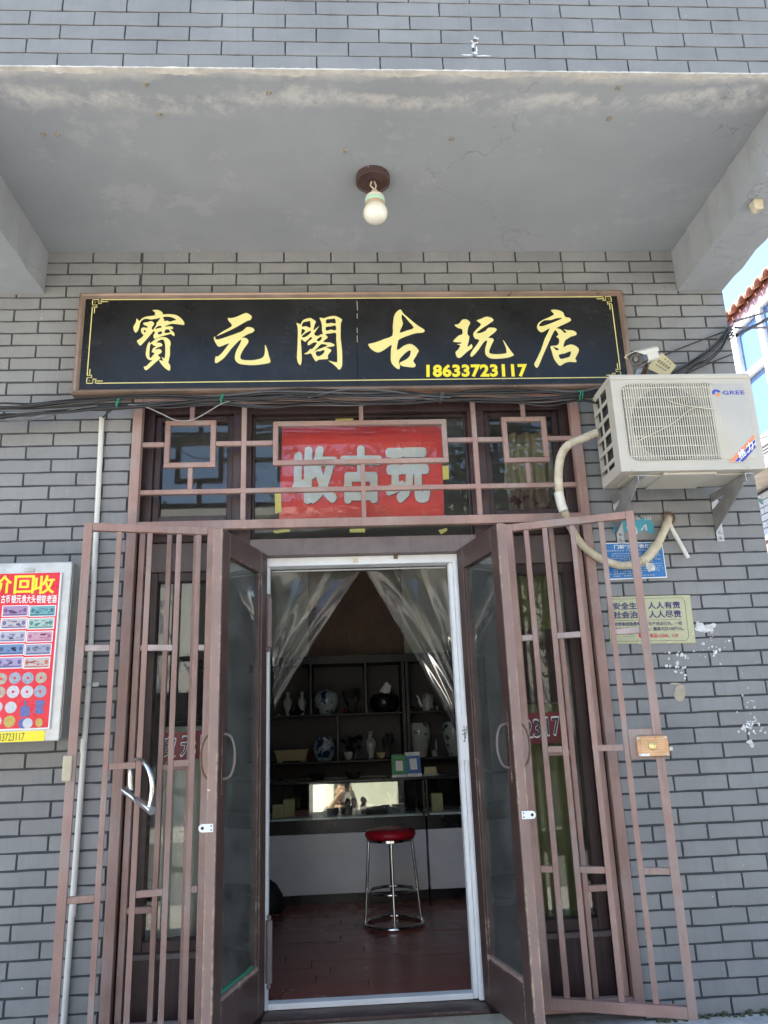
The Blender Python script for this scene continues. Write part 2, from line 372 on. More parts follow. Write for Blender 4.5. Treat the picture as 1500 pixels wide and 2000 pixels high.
def put_text(b, s, fn, u0, u1, v0, v1, nrm=(0, -.0006, 0), off=0., bold=0., space=1.):
    """lay the string into the box u0..u1, v0..v1 of a quad map; bold = stroke thickening in em"""
    vs, fs = glyphs(s, off, space); A = np.array(vs)
    x0, x1 = A[:, 0].min(), A[:, 0].max(); y0, y1 = A[:, 1].min(), A[:, 1].max()
    sh = [(0, 0)] if not bold else [(bold*math.cos(a), bold*math.sin(a)) for a in [k*math.pi/4 for k in range(8)]]+[(0, 0)]
    for i, (dx, dy) in enumerate(sh):
        nn = np.array(nrm)*(1+9e-5*i/(np.linalg.norm(nrm)+1e-9))
        pts = []
        for p in vs:
            u = u0+(p[0]+dx-x0)/(x1-x0)*(u1-u0); v = v1-(p[1]+dy-y0)/(y1-y0)*(v1-v0); pts.append(fn(u, v)+nn)
        b.add(pts, fs)
    return b
def rect(b, fn, u0, u1, v0, v1, nrm):
    n = np.array(nrm); return b.add([fn(u0, v0)+n, fn(u0, v1)+n, fn(u1, v1)+n, fn(u1, v0)+n], [(0, 1, 2, 3)])
def blob(cx, cy, r, n=9, jag=.35, sx=1., sy=1.):
    return [(cx+sx*r*(1+random.uniform(-jag, jag))*math.cos(2*math.pi*i/n), cy+sy*r*(1+random.uniform(-jag, jag))*math.sin(2*math.pi*i/n)) for i in range(n)]

# ------------------------------------------------------------------ ground
ROW = .068256; COLW = .25
OPX0, OPX1, OPZ = .258, 2.503, 42*ROW
tag(B().box(-40, 40, -40, 30, -.9, -.4).obj('ground', 'paving'), kind='structure')
tag(B().box(-40, 40, -9.2, -4.6, -.42, -.39).obj('road', 'asphalt'), kind='structure')
pv = B()
pv.grid(lambda u, v: (-6+10.5*u, -1.75+1.72*v, .012*math.sin(9*u*6.3)*math.sin(5*v)*.3+.004), 40, 6)
pv.box(-6, 4.5, -1.75, .3, -.4, -.004)
tag(pv.obj('pavement', 'stone'), kind='structure')
tag(B().box(-6, 4.5, -2.1, -1.752, -.4, -.135).obj('step', 'stone', bevel=.008), kind='structure')
tag(B().box(-6, 4.5, -2.45, -2.102, -.4, -.27).obj('step', 'stone', bevel=.008), kind='structure')
ms = B()
for i in range(130):
    x = random.uniform(2.52, 3.4) if i < 110 else random.uniform(-.4, .2)
    r = random.uniform(.006, .016); ms.lathe([(r, -.004), (r*.9, r*.4), (r*.3, r*.8)], (x, random.uniform(-.05, .0), .006), 5)
tag(ms.obj('moss', 'moss'), kind='stuff')

# ------------------------------------------------------------------ the shop building
bld = thing('shop_building', (1.0, 0, 0), 'grey painted brick shop building with deep overhanging upper floor', 'building')
def bricklib(L, H, n):
    out = []
    for k in range(n):
        b = B(); j = lambda a=.0011: random.uniform(-a, a)
        pts = []
        for (x0, z0, x1, z1, c) in ((-L/2, -H/2, L/2, -H/2, 4), (L/2, -H/2, L/2, H/2, 2), (L/2, H/2, -L/2, H/2, 4), (-L/2, H/2, -L/2, -H/2, 2)):
            for i in range(c):
                t = i/c; pts.append((x0+(x1-x0)*t+j(), z0+(z1-z0)*t+j(.0016)))
        N = len(pts); bk = [(x, .003, z) for x, z in pts]; md = [(x, -.0045, z) for x, z in pts]
        fr = [(x-math.copysign(.0015, x), -.006+j(.0004), z-math.copysign(.0015, z)) for x, z in pts]
        b.add(bk+md+fr, [(i, (i+1) % N, (i+1) % N+N, i+N) for i in range(N)]+[(i+N, (i+1) % N+N, (i+1) % N+2*N, i+2*N) for i in range(N)]+[tuple(range(2*N, 3*N))])
        out.append(b)
    return out
_bl = {}
def brickmesh(L, H):
    k = (round(L, 3), round(H, 3))
    if k not in _bl:
        ms = []
        for b in bricklib(L, H, 6 if L > .2 else 2):
            o = b.obj('brick', 'brick'); ms.append((o.data, b)); bpy.data.objects.remove(o)
        _bl[k] = ms
    return random.choice(_bl[k])
SIGN_HID = lambda u, v: 165 < u < 1205 and 585 < v < 765
AC_HID = lambda u, v: 1190 < u < 1485 and 740 < v < 940
BOX_HID = lambda u, v: u < 140 and 1105 < v < 1440
brick_jobs = []
def bricks(part, x0, x1, rows, zof, offs, pitch, y, gap=.0090, skip=None):
    for r in rows:
        z0, z1 = zof(r); off = offs(r); k = math.floor((x0-off)/pitch)
        while off+k*pitch < x1-1e-4:
            a = max(x0+gap*.25, off+k*pitch+gap/2); b = min(x1-gap*.25, off+(k+1)*pitch-gap/2); k += 1
            if b-a < .02: continue
            if skip and skip((a+b)/2, (z0+z1)/2): continue
            L = b-a; H = z1-z0-gap; c = ((a+b)/2, y, (z0+z1)/2)
            u0, v0 = PIX((a, y, z1)); u1, v1 = PIX((b, y, z0))
            uu = max(0, min(1500, u1)-max(0, u0)); vv = max(0, min(2000, v1)-max(0, v0)); area = uu*vv
            um, vm = (u0+u1)/2, (v0+v1)/2
            if SIGN_HID(um, vm) or AC_HID(um, vm) or BOX_HID(um, vm): area = 0
            brick_jobs.append((area, part, c, L, H))
pierL = B().box(-6, OPX0, 0, .24, -.1, 3.68).obj('brick_pier', 'joint', bld)
pierR = B().box(OPX1, 3.372, 0, .24, -.1, 3.68).obj('brick_pier', 'joint', bld)
lint = B().box(OPX0, OPX1, .0005, .24, OPZ, 3.68).obj('brick_lintel', 'joint', bld)
para = B().box(-6, 3.374, -1.186, -.93, 3.682, 5.6).obj('brick_parapet', 'joint', bld)
std = dict(zof=lambda r: (r*ROW, (r+1)*ROW), offs=lambda r: 0. if r % 2 else COLW/2, pitch=COLW, y=0.)
bricks(pierL, -2.0, OPX0, range(0, 54), **std)
bricks(pierR, OPX1, 3.372, range(0, 54), **std)
bricks(lint, OPX0, OPX1, range(42, 54), **std)
bricks(para, -2.0, 3.374, range(0, 14), zof=lambda r: (3.682 if r == 0 else 3.7475+(r-1)*.0685, 3.7475+r*.0685), offs=lambda r: .229 if r % 2 == 0 else .107, pitch=.2476, y=-1.186, gap=.0056)
brick_jobs.sort(key=lambda a: -a[0])
bo = wloc(bld); rest = {}
for i, (area, part, c, L, H) in enumerate(brick_jobs):
    me, bb = brickmesh(L, H)
    if i < 300 and area > 60:
        o = bpy.data.objects.new('brick', me); COL.objects.link(o); o.parent = part
        o.location = (c[0]-bo.x, c[1]-bo.y+random.uniform(-.0008, .0008), c[2]-bo.z); o.rotation_euler = (0, random.uniform(-.002, .002), 0)
    else:
        rest.setdefault(part.name, (part, B()))[1].add([(p[0]+c[0], p[1]+c[1], p[2]+c[2]) for p in bb.v], bb.f)
for part, b in rest.values():
    tag(b.obj('brick_field', 'brick', part), kind='stuff')
# slab, beams, unseen upper box
B().box(-6, 3.374, -1.1845, 0, 3.68, 3.86).obj('canopy_slab', 'plaster', bld)
for x0, x1 in ((-.50, -.231), (3.123, 3.370)):
    bm_ = B(); ny = 16                               # slightly uneven plastered beam
    ring = []
    for i in range(ny+1):
        y = -1.1838+(1.1838-.0005)*i/ny; k = .004*math.sin(i*2.1+x0)
        ring += [(x0+k, y, 3.679), (x0+k*.6, y, 3.432), (x1-k, y, 3.432+.003*math.sin(i*1.3)), (x1-k*.5, y, 3.679)]
    fs = [(i*4+a, i*4+b, (i+1)*4+b, (i+1)*4+a) for i in range(ny) for a, b in ((0, 1), (1, 2), (2, 3))]
    bm_.add(ring, fs+[(0, 1, 2, 3), (ny*4, ny*4+1, ny*4+2, ny*4+3)]); bm_.obj('beam', 'plaster', bld)
B().box(-6, 3.36, -.93, 6.2, 3.862, 5.58).obj('sun_blocking_storey', 'plaster', bld)  # unseen upper storey box, added to block sun and sky
B().box(-6, 3.374, 3.42, 6.2, -.1, 3.67).obj('rear_wall', 'plaster', bld)
B().box(3.2, 3.371, .2405, 6.2, -.1, 3.68).obj('side_wall', 'plaster', bld)
# flaked lip along the front of the soffit
lp = B(); n_ = 220; rows_ = [[], [], []]
for i in range(n_+1):
    x = -1.0+4.37*i/n_; d_ = .010+.008*math.sin(i*.31)+random.uniform(0, .012)
    rows_[0].append((x, -1.1932-random.uniform(0, .001), 3.6835+random.uniform(0, .0035))); rows_[1].append((x, -1.1938, 3.6792)); rows_[2].append((x, -1.1844+d_, 3.6790))
lp.add(rows_[0]+rows_[1]+rows_[2], [(r*(n_+1)+i, r*(n_+1)+i+1, (r+1)*(n_+1)+i+1, (r+1)*(n_+1)+i) for r in range(2) for i in range(n_)])
tag(lp.obj('flaked_edge', 'flake', bld), kind='stuff')
# old fixings, plugs and plaster lumps
for px, py in ((285, 163), (525, 181), (312, 222), (675, 294), (882, 271), (1208, 171), (1190, 231), (85, 262), (113, 262)):
    c = PZ(px, py, 3.68); g = B()
    g.lathe([(.013, .0), (.011, -.002), (.006, -.003)], c, 9); g.tube([c, c+np.array([.003, -.002, -.016])], .0045, 6); g.tube([c, c+np.array([-.012, .006, -.008])], .002, 5)
    g.obj('ceiling_plug', 'plug', bld)
c = PZ(1475, 395, 3.432); g = B(); g.add([c+np.array(v) for v in [(-.02, -.03, 0), (.025, -.025, 0), (.02, .03, 0), (-.025, .02, 0), (-.018, -.02, -.045), (.022, -.022, -.05), (.02, .022, -.04), (-.012, .02, -.052)]], [(0, 3, 2, 1), (4, 5, 6, 7), (0, 1, 5, 4), (1, 2, 6, 5), (2, 3, 7, 6), (3, 0, 4, 7)])
g.obj('plaster_lump', 'lagging', bld, bevel=.004)
# white plaster splashes on the right-hand pier and the hole in the parapet
def splash(polys, y, name, mat, parent):
    b = B()
    for pl in polys:
        vs, fs = filled([[(PY(u, v, y)[0], PY(u, v, y)[2]) for u, v in pl]]); n = len(vs)
        b.add([(x, y-2e-5*len(b.v)**.5, z) for x, z, _ in vs], fs)
    return tag(b.obj(name, mat, parent), kind='stuff')
sp = [blob(1378, 1227, 15, 12, .3, 1.2, .55), blob(1366, 1221, 7, 9), blob(1392, 1222, 6, 9, .3, 1.3, .8)]
for px, py, n, s, r in ((1390, 1260, 26, 16, 1.5), (1325, 1283, 16, 12, 1.8), (1325, 1312, 14, 12, 1.8), (1400, 1275, 6, 10, 2), (1470, 1415, 34, 13, 1.7), (1465, 1375, 16, 12, 1.2), (1458, 1420, 12, 5, 2.2), (1465, 1452, 5, 3, 3), (1430, 1650, 8, 50, .5), (1420, 1800, 5, 50, .6), (1340, 1500, 8, 60, .5), (60, 1620, 12, 50, .5), (100, 1900, 8, 60, .6), (40, 700, 10, 50, .5)):
    for _ in range(n): sp.append(blob(random.gauss(px, s), random.gauss(py, s), r*random.uniform(.4, 1.5), 6, .4, random.uniform(.6, 1.6), random.uniform(.6, 1.6)))
splash(sp, -.0076, 'plaster_splash', 'paint_white', pierR)
splash([blob(1328, 1352, 11, 11, .25, 1., 1.5), blob(1168+150, 1335, 6, 8, .3, 1.8, .3)], -.0074, 'plaster_patch', 'sill_stone', pierR)
splash([blob(928, 80, 7, 15, .6), blob(924, 90, 3, 9, .5, .9, 1.6), blob(931, 96, 2.5, 9, .5, .8, 2.4), blob(928, 104, 3.5, 9, .6, 1.7, .7), blob(915, 107.5, 10, 9, .5, 1.6, .1), blob(945, 109, 9, 9, .5, 1.7, .12)], -1.1935, 'plaster_splash', 'paint_white', para)
g = B(); c = PY(928, 79, -1.1938); g.lathe([(.010, 0), (.007, -.002)], c, 9, axis=(0, 1, 0)); g.obj('drill_hole', 'rust', para)

# interior shell
RX0, RX1, RZ = -1.0, 3.19, 2.92
room = thing('shop_interior_walls', (1.2, 1.8, .06), 'dull green grey inside walls and ceiling of the shop', 'walls')
B().box(RX0-.05, RX0, .241, 3.4, .06, RZ).obj('wall_panel', 'room_wall', room)
B().box(RX1, RX1+.009, .241, 3.4, .06, RZ).obj('wall_panel', 'room_wall', room)
B().box(RX0, RX1, 3.36, 3.41, .06, RZ).obj('wall_panel', 'room_wall', room)
B().box(RX0, RX1, .26, 3.36, RZ, RZ+.04).obj('ceiling_panel', 'ceiling_in', room)
B().box(float(PY(607, 1200, 3.35)[0]), float(PY(782, 1200, 3.35)[0]), 3.346, 3.358, 1.80, 2.9).obj('wood_panel', 'panel_wood', room)
for px_ in (605, 784): x = float(PY(px_, 1200, 3.35)[0]); B().box(x-.012, x+.012, 3.33, 3.357, 1.80, 2.9).obj('trim', 'panel_wood', room)
fl = tag(B().box(RX0, RX1, .17, 3.4, .0, .068).obj('floor', 'cab'), kind='structure')
y = .172; i = 0
while y < 3.3:
    x = RX0+random.uniform(-.5, 0)
    while x < RX1:
        L = 1.21; a = max(x, RX0); b_ = min(x+L-.003, RX1)
        if b_-a > .05: B().box(a, b_, y+.0012, y+.1188, .066, .085+random.uniform(-.0008, .0008)).obj('plank', 'plank', fl, bevel=.0012)
        x += L
    y += .12

# ------------------------------------------------------------------ timber shopfront
sf = thing('shopfront_frame', (1.38, .12, .0), 'dark brown timber shopfront frame with glazed sidelights and transom panes', 'window frame')
KZ = .9925
def memb(x0, x1, z0, z1, mat='frame_dark', y0=.065, y1=.17, name='frame_member', bev=.003):
    z0 *= KZ; z1 *= KZ; return B().box(x0, x1, y0, y1, z0, z1).obj(name, mat, sf, bevel=bev)
memb(.262, .345, .0, 2.885); memb(2.418, 2.499, .0, 2.885)
memb(.738, .832, .0, 2.8, y0=.063); memb(1.938, 2.024, .0, 2.8, y0=.063)
memb(.346, 2.417, 2.801, 2.886, y0=.06)
memb(.833, .905, .02, 2.04, y0=.07); memb(1.851, 1.937, .02, 2.04, y0=.07)
memb(.833, 1.937, 2.043, 2.128, 'frame_grey', y0=.04, name='door_head')
for a, b in ((.346, .737), (2.025, 2.417)):
    memb(a, b, 2.128, 2.236, 'frame_dark', y0=.068); memb(a, b, 1.983, 2.126, 'frame_grey', y0=.075)
    memb(a, b, .02, .302, 'frame_dark', y0=.08, name='kick_panel'); memb(a, b, .302, .325, 'frame_grey', y0=.066, name='sill')
def casement(x0, x1, z0, z1, w_=.026, mat='frame_dark', y0=.088, y1=.145):
    z0 *= KZ; z1 *= KZ
    B().box(x0, x0+w_, y0, y1, z0, z1).obj('casement_rail', mat, sf, bevel=.003); B().box(x1-w_, x1, y0, y1, z0, z1).obj('casement_rail', mat, sf, bevel=.003)
    B().box(x0+w_, x1-w_, y0, y1, z0, z0+w_).obj('casement_rail', mat, sf, bevel=.003); B().box(x0+w_, x1-w_, y0, y1, z1-w_, z1).obj('casement_rail', mat, sf, bevel=.003)
    return B().box(x0+w_-.004, x1-w_+.004, .118, .122, z0+w_-.004, z1-w_+.004).obj('pane', 'glass', sf)
casement(.3455, .7375, 2.2365, 2.80, .03); casement(2.0245, 2.4175, 2.2365, 2.80, .03)
casement(.8325, 1.9375, 2.1285, 2.8005, .012, y0=.10)
casement(.3455, .7375, .3255, 1.9825, .045); casement(2.0245, 2.4175, .3255, 1.9825, .05)
B().box(.907, 1.85, -.02, .17, .004, .074).obj('timber_sill', 'wood_dark', sf, bevel=.004)
thing1(B().box(.74, 2.02, -.17, -.0205, .004, .062), 'threshold_stone', 'sill_stone', 'worn cream threshold stone below the doorway', 'threshold', bevel=.008)

# ------------------------------------------------------------------ iron grille
gr = thing('window_grille', (1.38, -.01, .03), 'pink brown iron grille with square lattice fixed over the shopfront panes', 'grille')
def ib(x0, x1, z0, z1, name='bar', y0=-.011, y1=.011, mat='iron'): return B().box(x0, x1, y0, y1, z0*KZ, z1*KZ).obj(name, mat, gr, bevel=.0018)
ib(.262, .306, .03, 2.868, 'frame_bar', -.032, .012); ib(2.452, 2.497, .03, 2.868, 'frame_bar', -.032, .012)
ib(.3065, 2.4515, 2.828, 2.867, 'frame_bar', -.03, .010); ib(.3065, 2.4515, 2.166, 2.209, 'frame_bar', -.03, .010)
for x in (.803, 1.958): ib(x-.012, x+.012, 2.2095, 2.8275)
for x, z0, z1 in ((.545, 2.735, 2.8275), (.545, 2.3745, 2.486), (1.388, 2.723, 2.8275), (1.388, 2.2095, 2.489), (2.215, 2.73, 2.8275), (2.215, 2.3745, 2.482)): ib(x-.011, x+.011, z0, z1)
for x0, x1 in ((.3065, .416), (.666, .7905), (.8155, .946), (1.818, 1.9455), (1.9705, 2.098), (2.328, 2.4515)): ib(x0, x1, 2.598, 2.622, y0=-.0125, y1=.010)
ib(.3065, 2.4515, 2.350, 2.374, y0=-.0125, y1=.0125)
for x0, x1, z0, z1 in ((.417, .665, 2.487, 2.734), (.947, 1.817, 2.490, 2.722), (2.099, 2.327, 2.483, 2.729)):
    w_ = .025
    ib(x0, x1, z1-w_, z1, y0=-.016, y1=.008); ib(x0, x1, z0, z0+w_, y0=-.016, y1=.008); ib(x0, x0+w_, z0+w_, z1-w_, y0=-.016, y1=.008); ib(x1-w_, x1, z0+w_, z1-w_, y0=-.016, y1=.008)
for sgn in (-1, 1):
    X = lambda x: 1.38+sgn*(1.38-x) if sgn > 0 else x
    def sb(x0, x1, z0, z1, nm='bar', y0=-.012, y1=.012):
        a, b = (x0, x1) if sgn < 0 else (2.759-x1, 2.759-x0); return ib(a, b, z0, z1, nm, y0, y1)
    sb(.318, .345, .092, 2.1655); sb(.448, .471, .092, 2.1655); sb(.573, .595, .092, 2.1655); sb(.695, .728, .03, 2.1655, 'post', -.025, .018)
    sb(.3065, .6945, .045, .0915, 'frame_bar', -.02, .014); sb(.3455, .4475, 1.60, 1.625); sb(.4715, .5725, 1.07, 1.095); sb(.3455, .4475, .50, .525)

# ------------------------------------------------------------------ folding iron gates
def gate(H, F, label, zA, zB, zC, lock):
    H = Vector((*H, 0)); F = Vector((*F, 0)); d = (H-F).normalized(); nrm = Vector((d.y, -d.x, 0));
    if nrm.y > 0: nrm = -nrm
    g = thing('iron_gate', (H.x, H.y, .072), label, 'gate', 'folded back iron gates'); W = (H-F).length
    def P(s, z): return F+d*s+Vector((0, 0, z))
    def vb(s, wd, z0, z1, nm, dep=.024, mat='iron'): return B().bar(P(s, z0), P(s, z1), wd, dep, up=tuple(nrm)).obj(nm, mat, g, bevel=.0018)
    def hb(s0, s1, z, ht, nm, dep=.024, mat='iron'): return B().bar(P(s0, z), P(s1, z), dep, ht).obj(nm, mat, g, bevel=.0018)
    z0, z1 = .072, 2.135
    vb(.018, .036, z0, z1, 'stile', .036); vb(W-.018, .036, z0, z1, 'stile', .036)
    hb(.0365, W-.0365, z1-.018, .035, 'top_rail', .034); hb(.0365, W-.0365, z0+.022, .043, 'bottom_rail', .034)
    S = [.018, .150, .282, .410, .498, W-.018]; hw = [.018, .0115, .0115, .0115, .0115, .018]
    for s in S[1:5]: vb(s, .023, z0+.0445, z1-.0365, 'bar')
    for z, gaps in ((zA, (0, 2, 4)), (zB, (1, 3)), (zC, (0, 2, 4))):
        for k in gaps: hb(S[k]+hw[k]+.0005, S[k+1]-hw[k+1]-.0005, z, .026, 'rung', .022, 'iron_dust' if z == zA else 'iron')
    for z in (.35, 1.75):
        c = P(W+.004, z)+nrm*.0; B().tube([c, c+Vector((0, 0, .09))], .010, 8).obj('hinge', 'iron', g)
    return g, P, nrm, d
zl = lambda px, py, y=-.19: float(PY(px, py, y)[2])
gateL, PL, nL, dL = gate((.69, -.098), (.134, -.238), 'left iron gate folded back beside the red coin poster box', zl(200, 1267), zl(290, 1494), zl(200, 1752), False)
gateR, PR, nR, dR = gate((2.068, -.03), (2.628, -.243), 'right iron gate with brass lock folded back below the air conditioner', zl(1215, 1234), zl(1190, 1461), zl(1280, 1699), True)
# lock on the right gate
lz = float(PY(1273, 1457, -.235)[2])
a = PR(.003, lz); bx = B().bar(PR(.036, lz+.01), PR(.138, lz+.01), .03, .125, up=(0, 0, 1)); bx.obj('lock_box', 'iron', gateR, bevel=.002)
def plate(b, s0, s1, z0, z1, off, th): return b.bar(PR(s0, (z0+z1)/2)+nR*off, PR(s1, (z0+z1)/2)+nR*off, th, z1-z0)
lk = plate(B(), -.022, .108, lz-.044, lz+.044, .024, .012).obj('lock', 'brass', gateR, bevel=.004, seg=2)
kb = B(); c = PR(.045, lz)+nR*.03; kb.lathe([(.016, 0), (.016, .006), (.012, .009), (.004, .009)], c, 16, axis=tuple(nR)); kb.obj('keyhole', 'brass_pale', lk, smooth=True)
for s, z in ((-.012, .034), (.098, .034), (-.012, -.034), (.098, -.034)):
    b = B(); b.lathe([(.006, 0), (.005, .003), (.002, .0035)], PR(s, lz+z)+nR*.03, 10, axis=tuple(nR)); b.obj('screw', 'galv', lk)
st = B()
for i in range(11):
    for j in range(7):
        if 3 <= i <= 7 and 2 <= j <= 5: continue
        st.lathe([(.0022, 0), (.0014, .0009)], PR(.0+.0085*i, lz-.03+.01*j)+nR*.03, 6, axis=tuple(nR))
tag(st.obj('stud_pattern', 'cream', lk), kind='stuff')
plate(B(), .06, .10, lz-.040, lz-.030, .0308, .001).obj('sticker', 'paper_white', lk)
plate(B(), -.036, -.0222, lz-.02, lz-.005, .015, .008).obj('latch_bolt', 'steel', gateR)
# door sensor block on the left gate
sz = float(PY(138, 1500, -.22)[2]); b = B().bar(PL(.004, sz-.05)+nL*.026, PL(.004, sz+.05)+nL*.026, .036, .016, up=tuple(nL))
thing1(b, 'magnet_sensor', 'lagging', 'small cream magnetic sensor block stuck on the left iron gate', 'sensor', bevel=.006, seg=3)
# U lock hanging on the left gate
ul = thing('bicycle_lock', tuple(PY(270, 1590, -.2)), 'chrome bicycle U-lock hooked through the left iron gate', 'lock')
sh = [PY(u, v, y) for u, v, y in ((256, 1552, -.12), (255, 1520, -.12), (257, 1496, -.13), (266, 1484, -.16), (278, 1486, -.20), (291, 1504, -.235), (297, 1530, -.24), (296, 1555, -.24), (291, 1580, -.235))]
B().tube(smoothpts(sh, 5), .0105, 10).obj('shackle', 'chrome', ul, smooth=True)
p, q = PY(243, 1543, -.115), PY(296, 1583, -.24); B().tube([p, q], .0165, 10).obj('crossbar', 'chrome', ul, smooth=True)
B().tube([q+(q-p)*.0, q+(q-p)*.02], .018, 10).obj('end_cap', 'galv', ul, smooth=True)

# ------------------------------------------------------------------ timber doors, opened outwards
def leaf(H, F, side, label):
    H = Vector((*H, 0)); F = Vector((*F, 0)); d = (F-H).normalized(); n = Vector((d.y, -d.x, 0))
    if n.x*side < 0: n = -n                           # n points to the doorway side
    g = thing('wooden_door', (H.x, H.y, .1), label, 'door', 'glazed timber door leaves'); W = (F-H).length; th = .042
    P = lambda s, z, o=0.: H+d*s+n*o+Vector((0, 0, z))
    def vb(s0, s1, z0, z1, nm, o=0., dep=th, mat='wood_dark', bev=.003): return B().bar(P((s0+s1)/2, z0, o), P((s0+s1)/2, z1, o), s1-s0, dep, up=tuple(n)).obj(nm, mat, g, bevel=bev)
    z0, z1 = .10, 2.03
    vb(0, .075, z0, z1, 'stile'); st_ = vb(W-.082, W-.0045, z0, z1, 'stile')
    vb(W-.0045, W, z0+.001, z1-.001, 'edge_strip', 0, th-.002, 'wood_pale', .001)
    vb(.0755, W-.0825, z1-.105, z1, 'top_rail'); vb(.0755, W-.0825, z0, z0+.17, 'bottom_rail')
    vb(.0755, W-.0825, z0+.1702, z0+.185, 'glazing_bead', .004, .03, 'wood_pale', .002)
    for s0, s1 in ((.0755, .09), (W-.097, W-.0825)): vb(s0, s1, z0+.1852, z1-.1055, 'glazing_bead', .0, .03, 'wood_dark', .002)
    vb(.0905, W-.0975, z0+.1855, z1-.106, 'pane', 0, .004, 'glass_door', 0)
    
    if side > 0: B().bar(P(.0905, z0+.19, .003), P(W-.0975, z0+.19, .003), .003, .006).obj('green_seal', 'green_tie', g)
    for sg in (1, -1):                                # bow handles, one on each face
        c = W-.05; hz = 1.125
        pts = [P(c, hz-.085, sg*.02), P(c, hz-.075, sg*.05), P(c, hz-.04, sg*.066), P(c, hz, sg*.07), P(c, hz+.04, sg*.066), P(c, hz+.075, sg*.05), P(c, hz+.085, sg*.02)]
        B().tube(smoothpts(pts, 4), .005, 8).obj('handle', 'frame_grey' if sg > 0 else 'rust', g, smooth=True)
        vb(c-.014, c+.014, hz-.14, hz+.14, 'back_plate', sg*.0225, .003, 'wood_dark', .001)
    return g, P, n, d, W
dl, DL, ndl, ddl, WL = leaf((.899, .030), (.766, -.492), 1, 'left glazed timber door leaf standing open with peeling brown paint')
dr, DR, ndr, ddr, WR = leaf((1.853, .030), (1.956, -.474), -1, 'right glazed timber door leaf standing open with scratched brown paint')
# hasp plates on the free edges
def hasp(px, py, D, n, d, W, g, sgn):
    z = float(PY(px, py, -.49)[2]); fe = D(W+.002, z)
    out = Vector((sgn, 0, 0)); prof = [(-.022, -.0145), (.018, -.0145)]+[(.018+.0145*math.cos(t), .0145*math.sin(t)) for t in np.linspace(-1.4, 1.4, 9)]+[(.018, .0145), (-.022, .0145)]
    pl = [fe+Vector((sgn*(.012+a), 0, b)) for a, b in prof]
    h = B().prism(pl, Vector((0, -.003, 0))).obj('hasp', 'white', g)
    B().lathe([(.006, 0), (.006, .0006)], fe+Vector((sgn*.03, -.0032, 0)), 10, axis=(0, -1, 0)).obj('hole', 'dark', h)
    for b in (-.007, .007): B().lathe([(.0028, 0), (.0028, .0006)], fe+Vector((sgn*(-.003), -.0032, b)), 8, axis=(0, -1, 0)).obj('screw', 'dark', h)
hasp(405, 1617, DL, ndl, ddl, WL, dl, -1); hasp(1042, 1592, DR, ndr, ddr, WR, dr, 1)
# double-action spring hinges on the left jamb
for v0, v1 in ((1170, 1262), (1800, 1918)):
    zt, zb = float(PY(525, v0, .03)[2]), float(PY(525, v1, .03)[2]); x = float(PY(525, (v0+v1)/2, .03)[0])
    B().lathe([(.004, -.028), (.009, -.022), (.009, -.014), (.006, -.008), (.0145, -.004), (.0145, zt-zb+.004), (.006, zt-zb+.008), (.009, zt-zb+.014), (.009, zt-zb+.022), (.003, zt-zb+.026)], (x, .032, zb), 14).obj('spring_hinge', 'frame_grey', dl, smooth=True)

# ------------------------------------------------------------------ white inner door frame
wf = thing('door_lining', (1.38, .13, .07), 'white plastic door lining inside the timber doorway', 'door frame')
def wb(x0, x1, y0, y1, z0, z1, nm='lining'): return B().box(x0, x1, y0, y1, z0 if z0 < 1 else z0*KZ, z1 if z1 < 1 else z1*KZ).obj(nm, 'white_pvc', wf, bevel=.002)
wb(.9055, .921, .10, .17, .078, 2.0, 'jamb'); jr = wb(1.822, 1.8505, .085, .17, .078, 2.0, 'jamb'); wb(1.802, 1.8215, .11, .168, .078, 2.0, 'jamb_stop'); wb(1.8345, 1.8375, .081, .0848, .078, 2.0, 'bead')
wb(.9055, 1.8505, .09, .17, 2.0005, 2.0425, 'head'); wb(.9215, 1.8015, .115, .168, .0752, .098, 'bottom_track')
B().box(1.33, 1.355, .083, .0898, 1.995, 2.015).obj('clip', 'cream', wf); B().box(1.53, 1.55, .083, .0898, 2.008, 2.028).obj('clip', 'rust', wf)
zc = float(PY(911, 1440, .08)[2]); b = B().box(1.806, 1.845, .0795, .0808, zc-.10, zc+.10); b.obj('sticker', 'paper_white', wf)
b = B(); b.bar((1.815, .079, zc+.03), (1.838, .079, zc+.034), .0008, .003); b.bar((1.826, .079, zc+.052), (1.826, .079, zc-.02), .0008, .003, up=(1, 0, 0)); b.bar((1.815, .079, zc+.012), (1.836, .079, zc+.02), .0008, .003); b.bar((1.838, .079, zc+.05), (1.830, .079, zc-.005), .0008, .003, up=(1, 0, 0)); b.bar((1.819, .079, zc-.016), (1.827, .079, zc-.02), .0008, .003)
b.obj('handwriting', 'ink_dark', wf)

# ------------------------------------------------------------------ clear vinyl curtain tied back to both jambs
def drape(xj, xc, zt, zb, side, label):
    g = thing('vinyl_curtain', (xj, .19, zt), label, 'curtain', 'clear vinyl strip curtains')
    rng = random.Random(side+3)
    for k, (u0, u1) in enumerate(((0, .36), (.28, .68), (.60, 1.0))):
        ph = rng.uniform(0, 6)
        def fn(u, v, u0=u0, u1=u1, k=k, ph=ph):
            s = u0+(u1-u0)*u
            edge = (1-v)**1.10                                   # inner edge swings in to the jamb
            zl_ = zt-(zt-zb)*v*(.25+.75*(.35+.65*s))
            x = xj+(xc-xj)*s*(edge*.97+.03)
            fold = .028*math.sin(s*9+ph+v*2.2)*(.2+.9*v)+.008*math.sin(s*23+v*5+ph)*(.1+v)+.010*math.sin(v*6+s*5)
            return (x, .20+k*.012+fold*(.5+.8*v)+.02*v, zl_)
        B().grid(fn, 26, 40).obj('vinyl_strip', 'vinyl', g, smooth=True, angle=180)
    return g
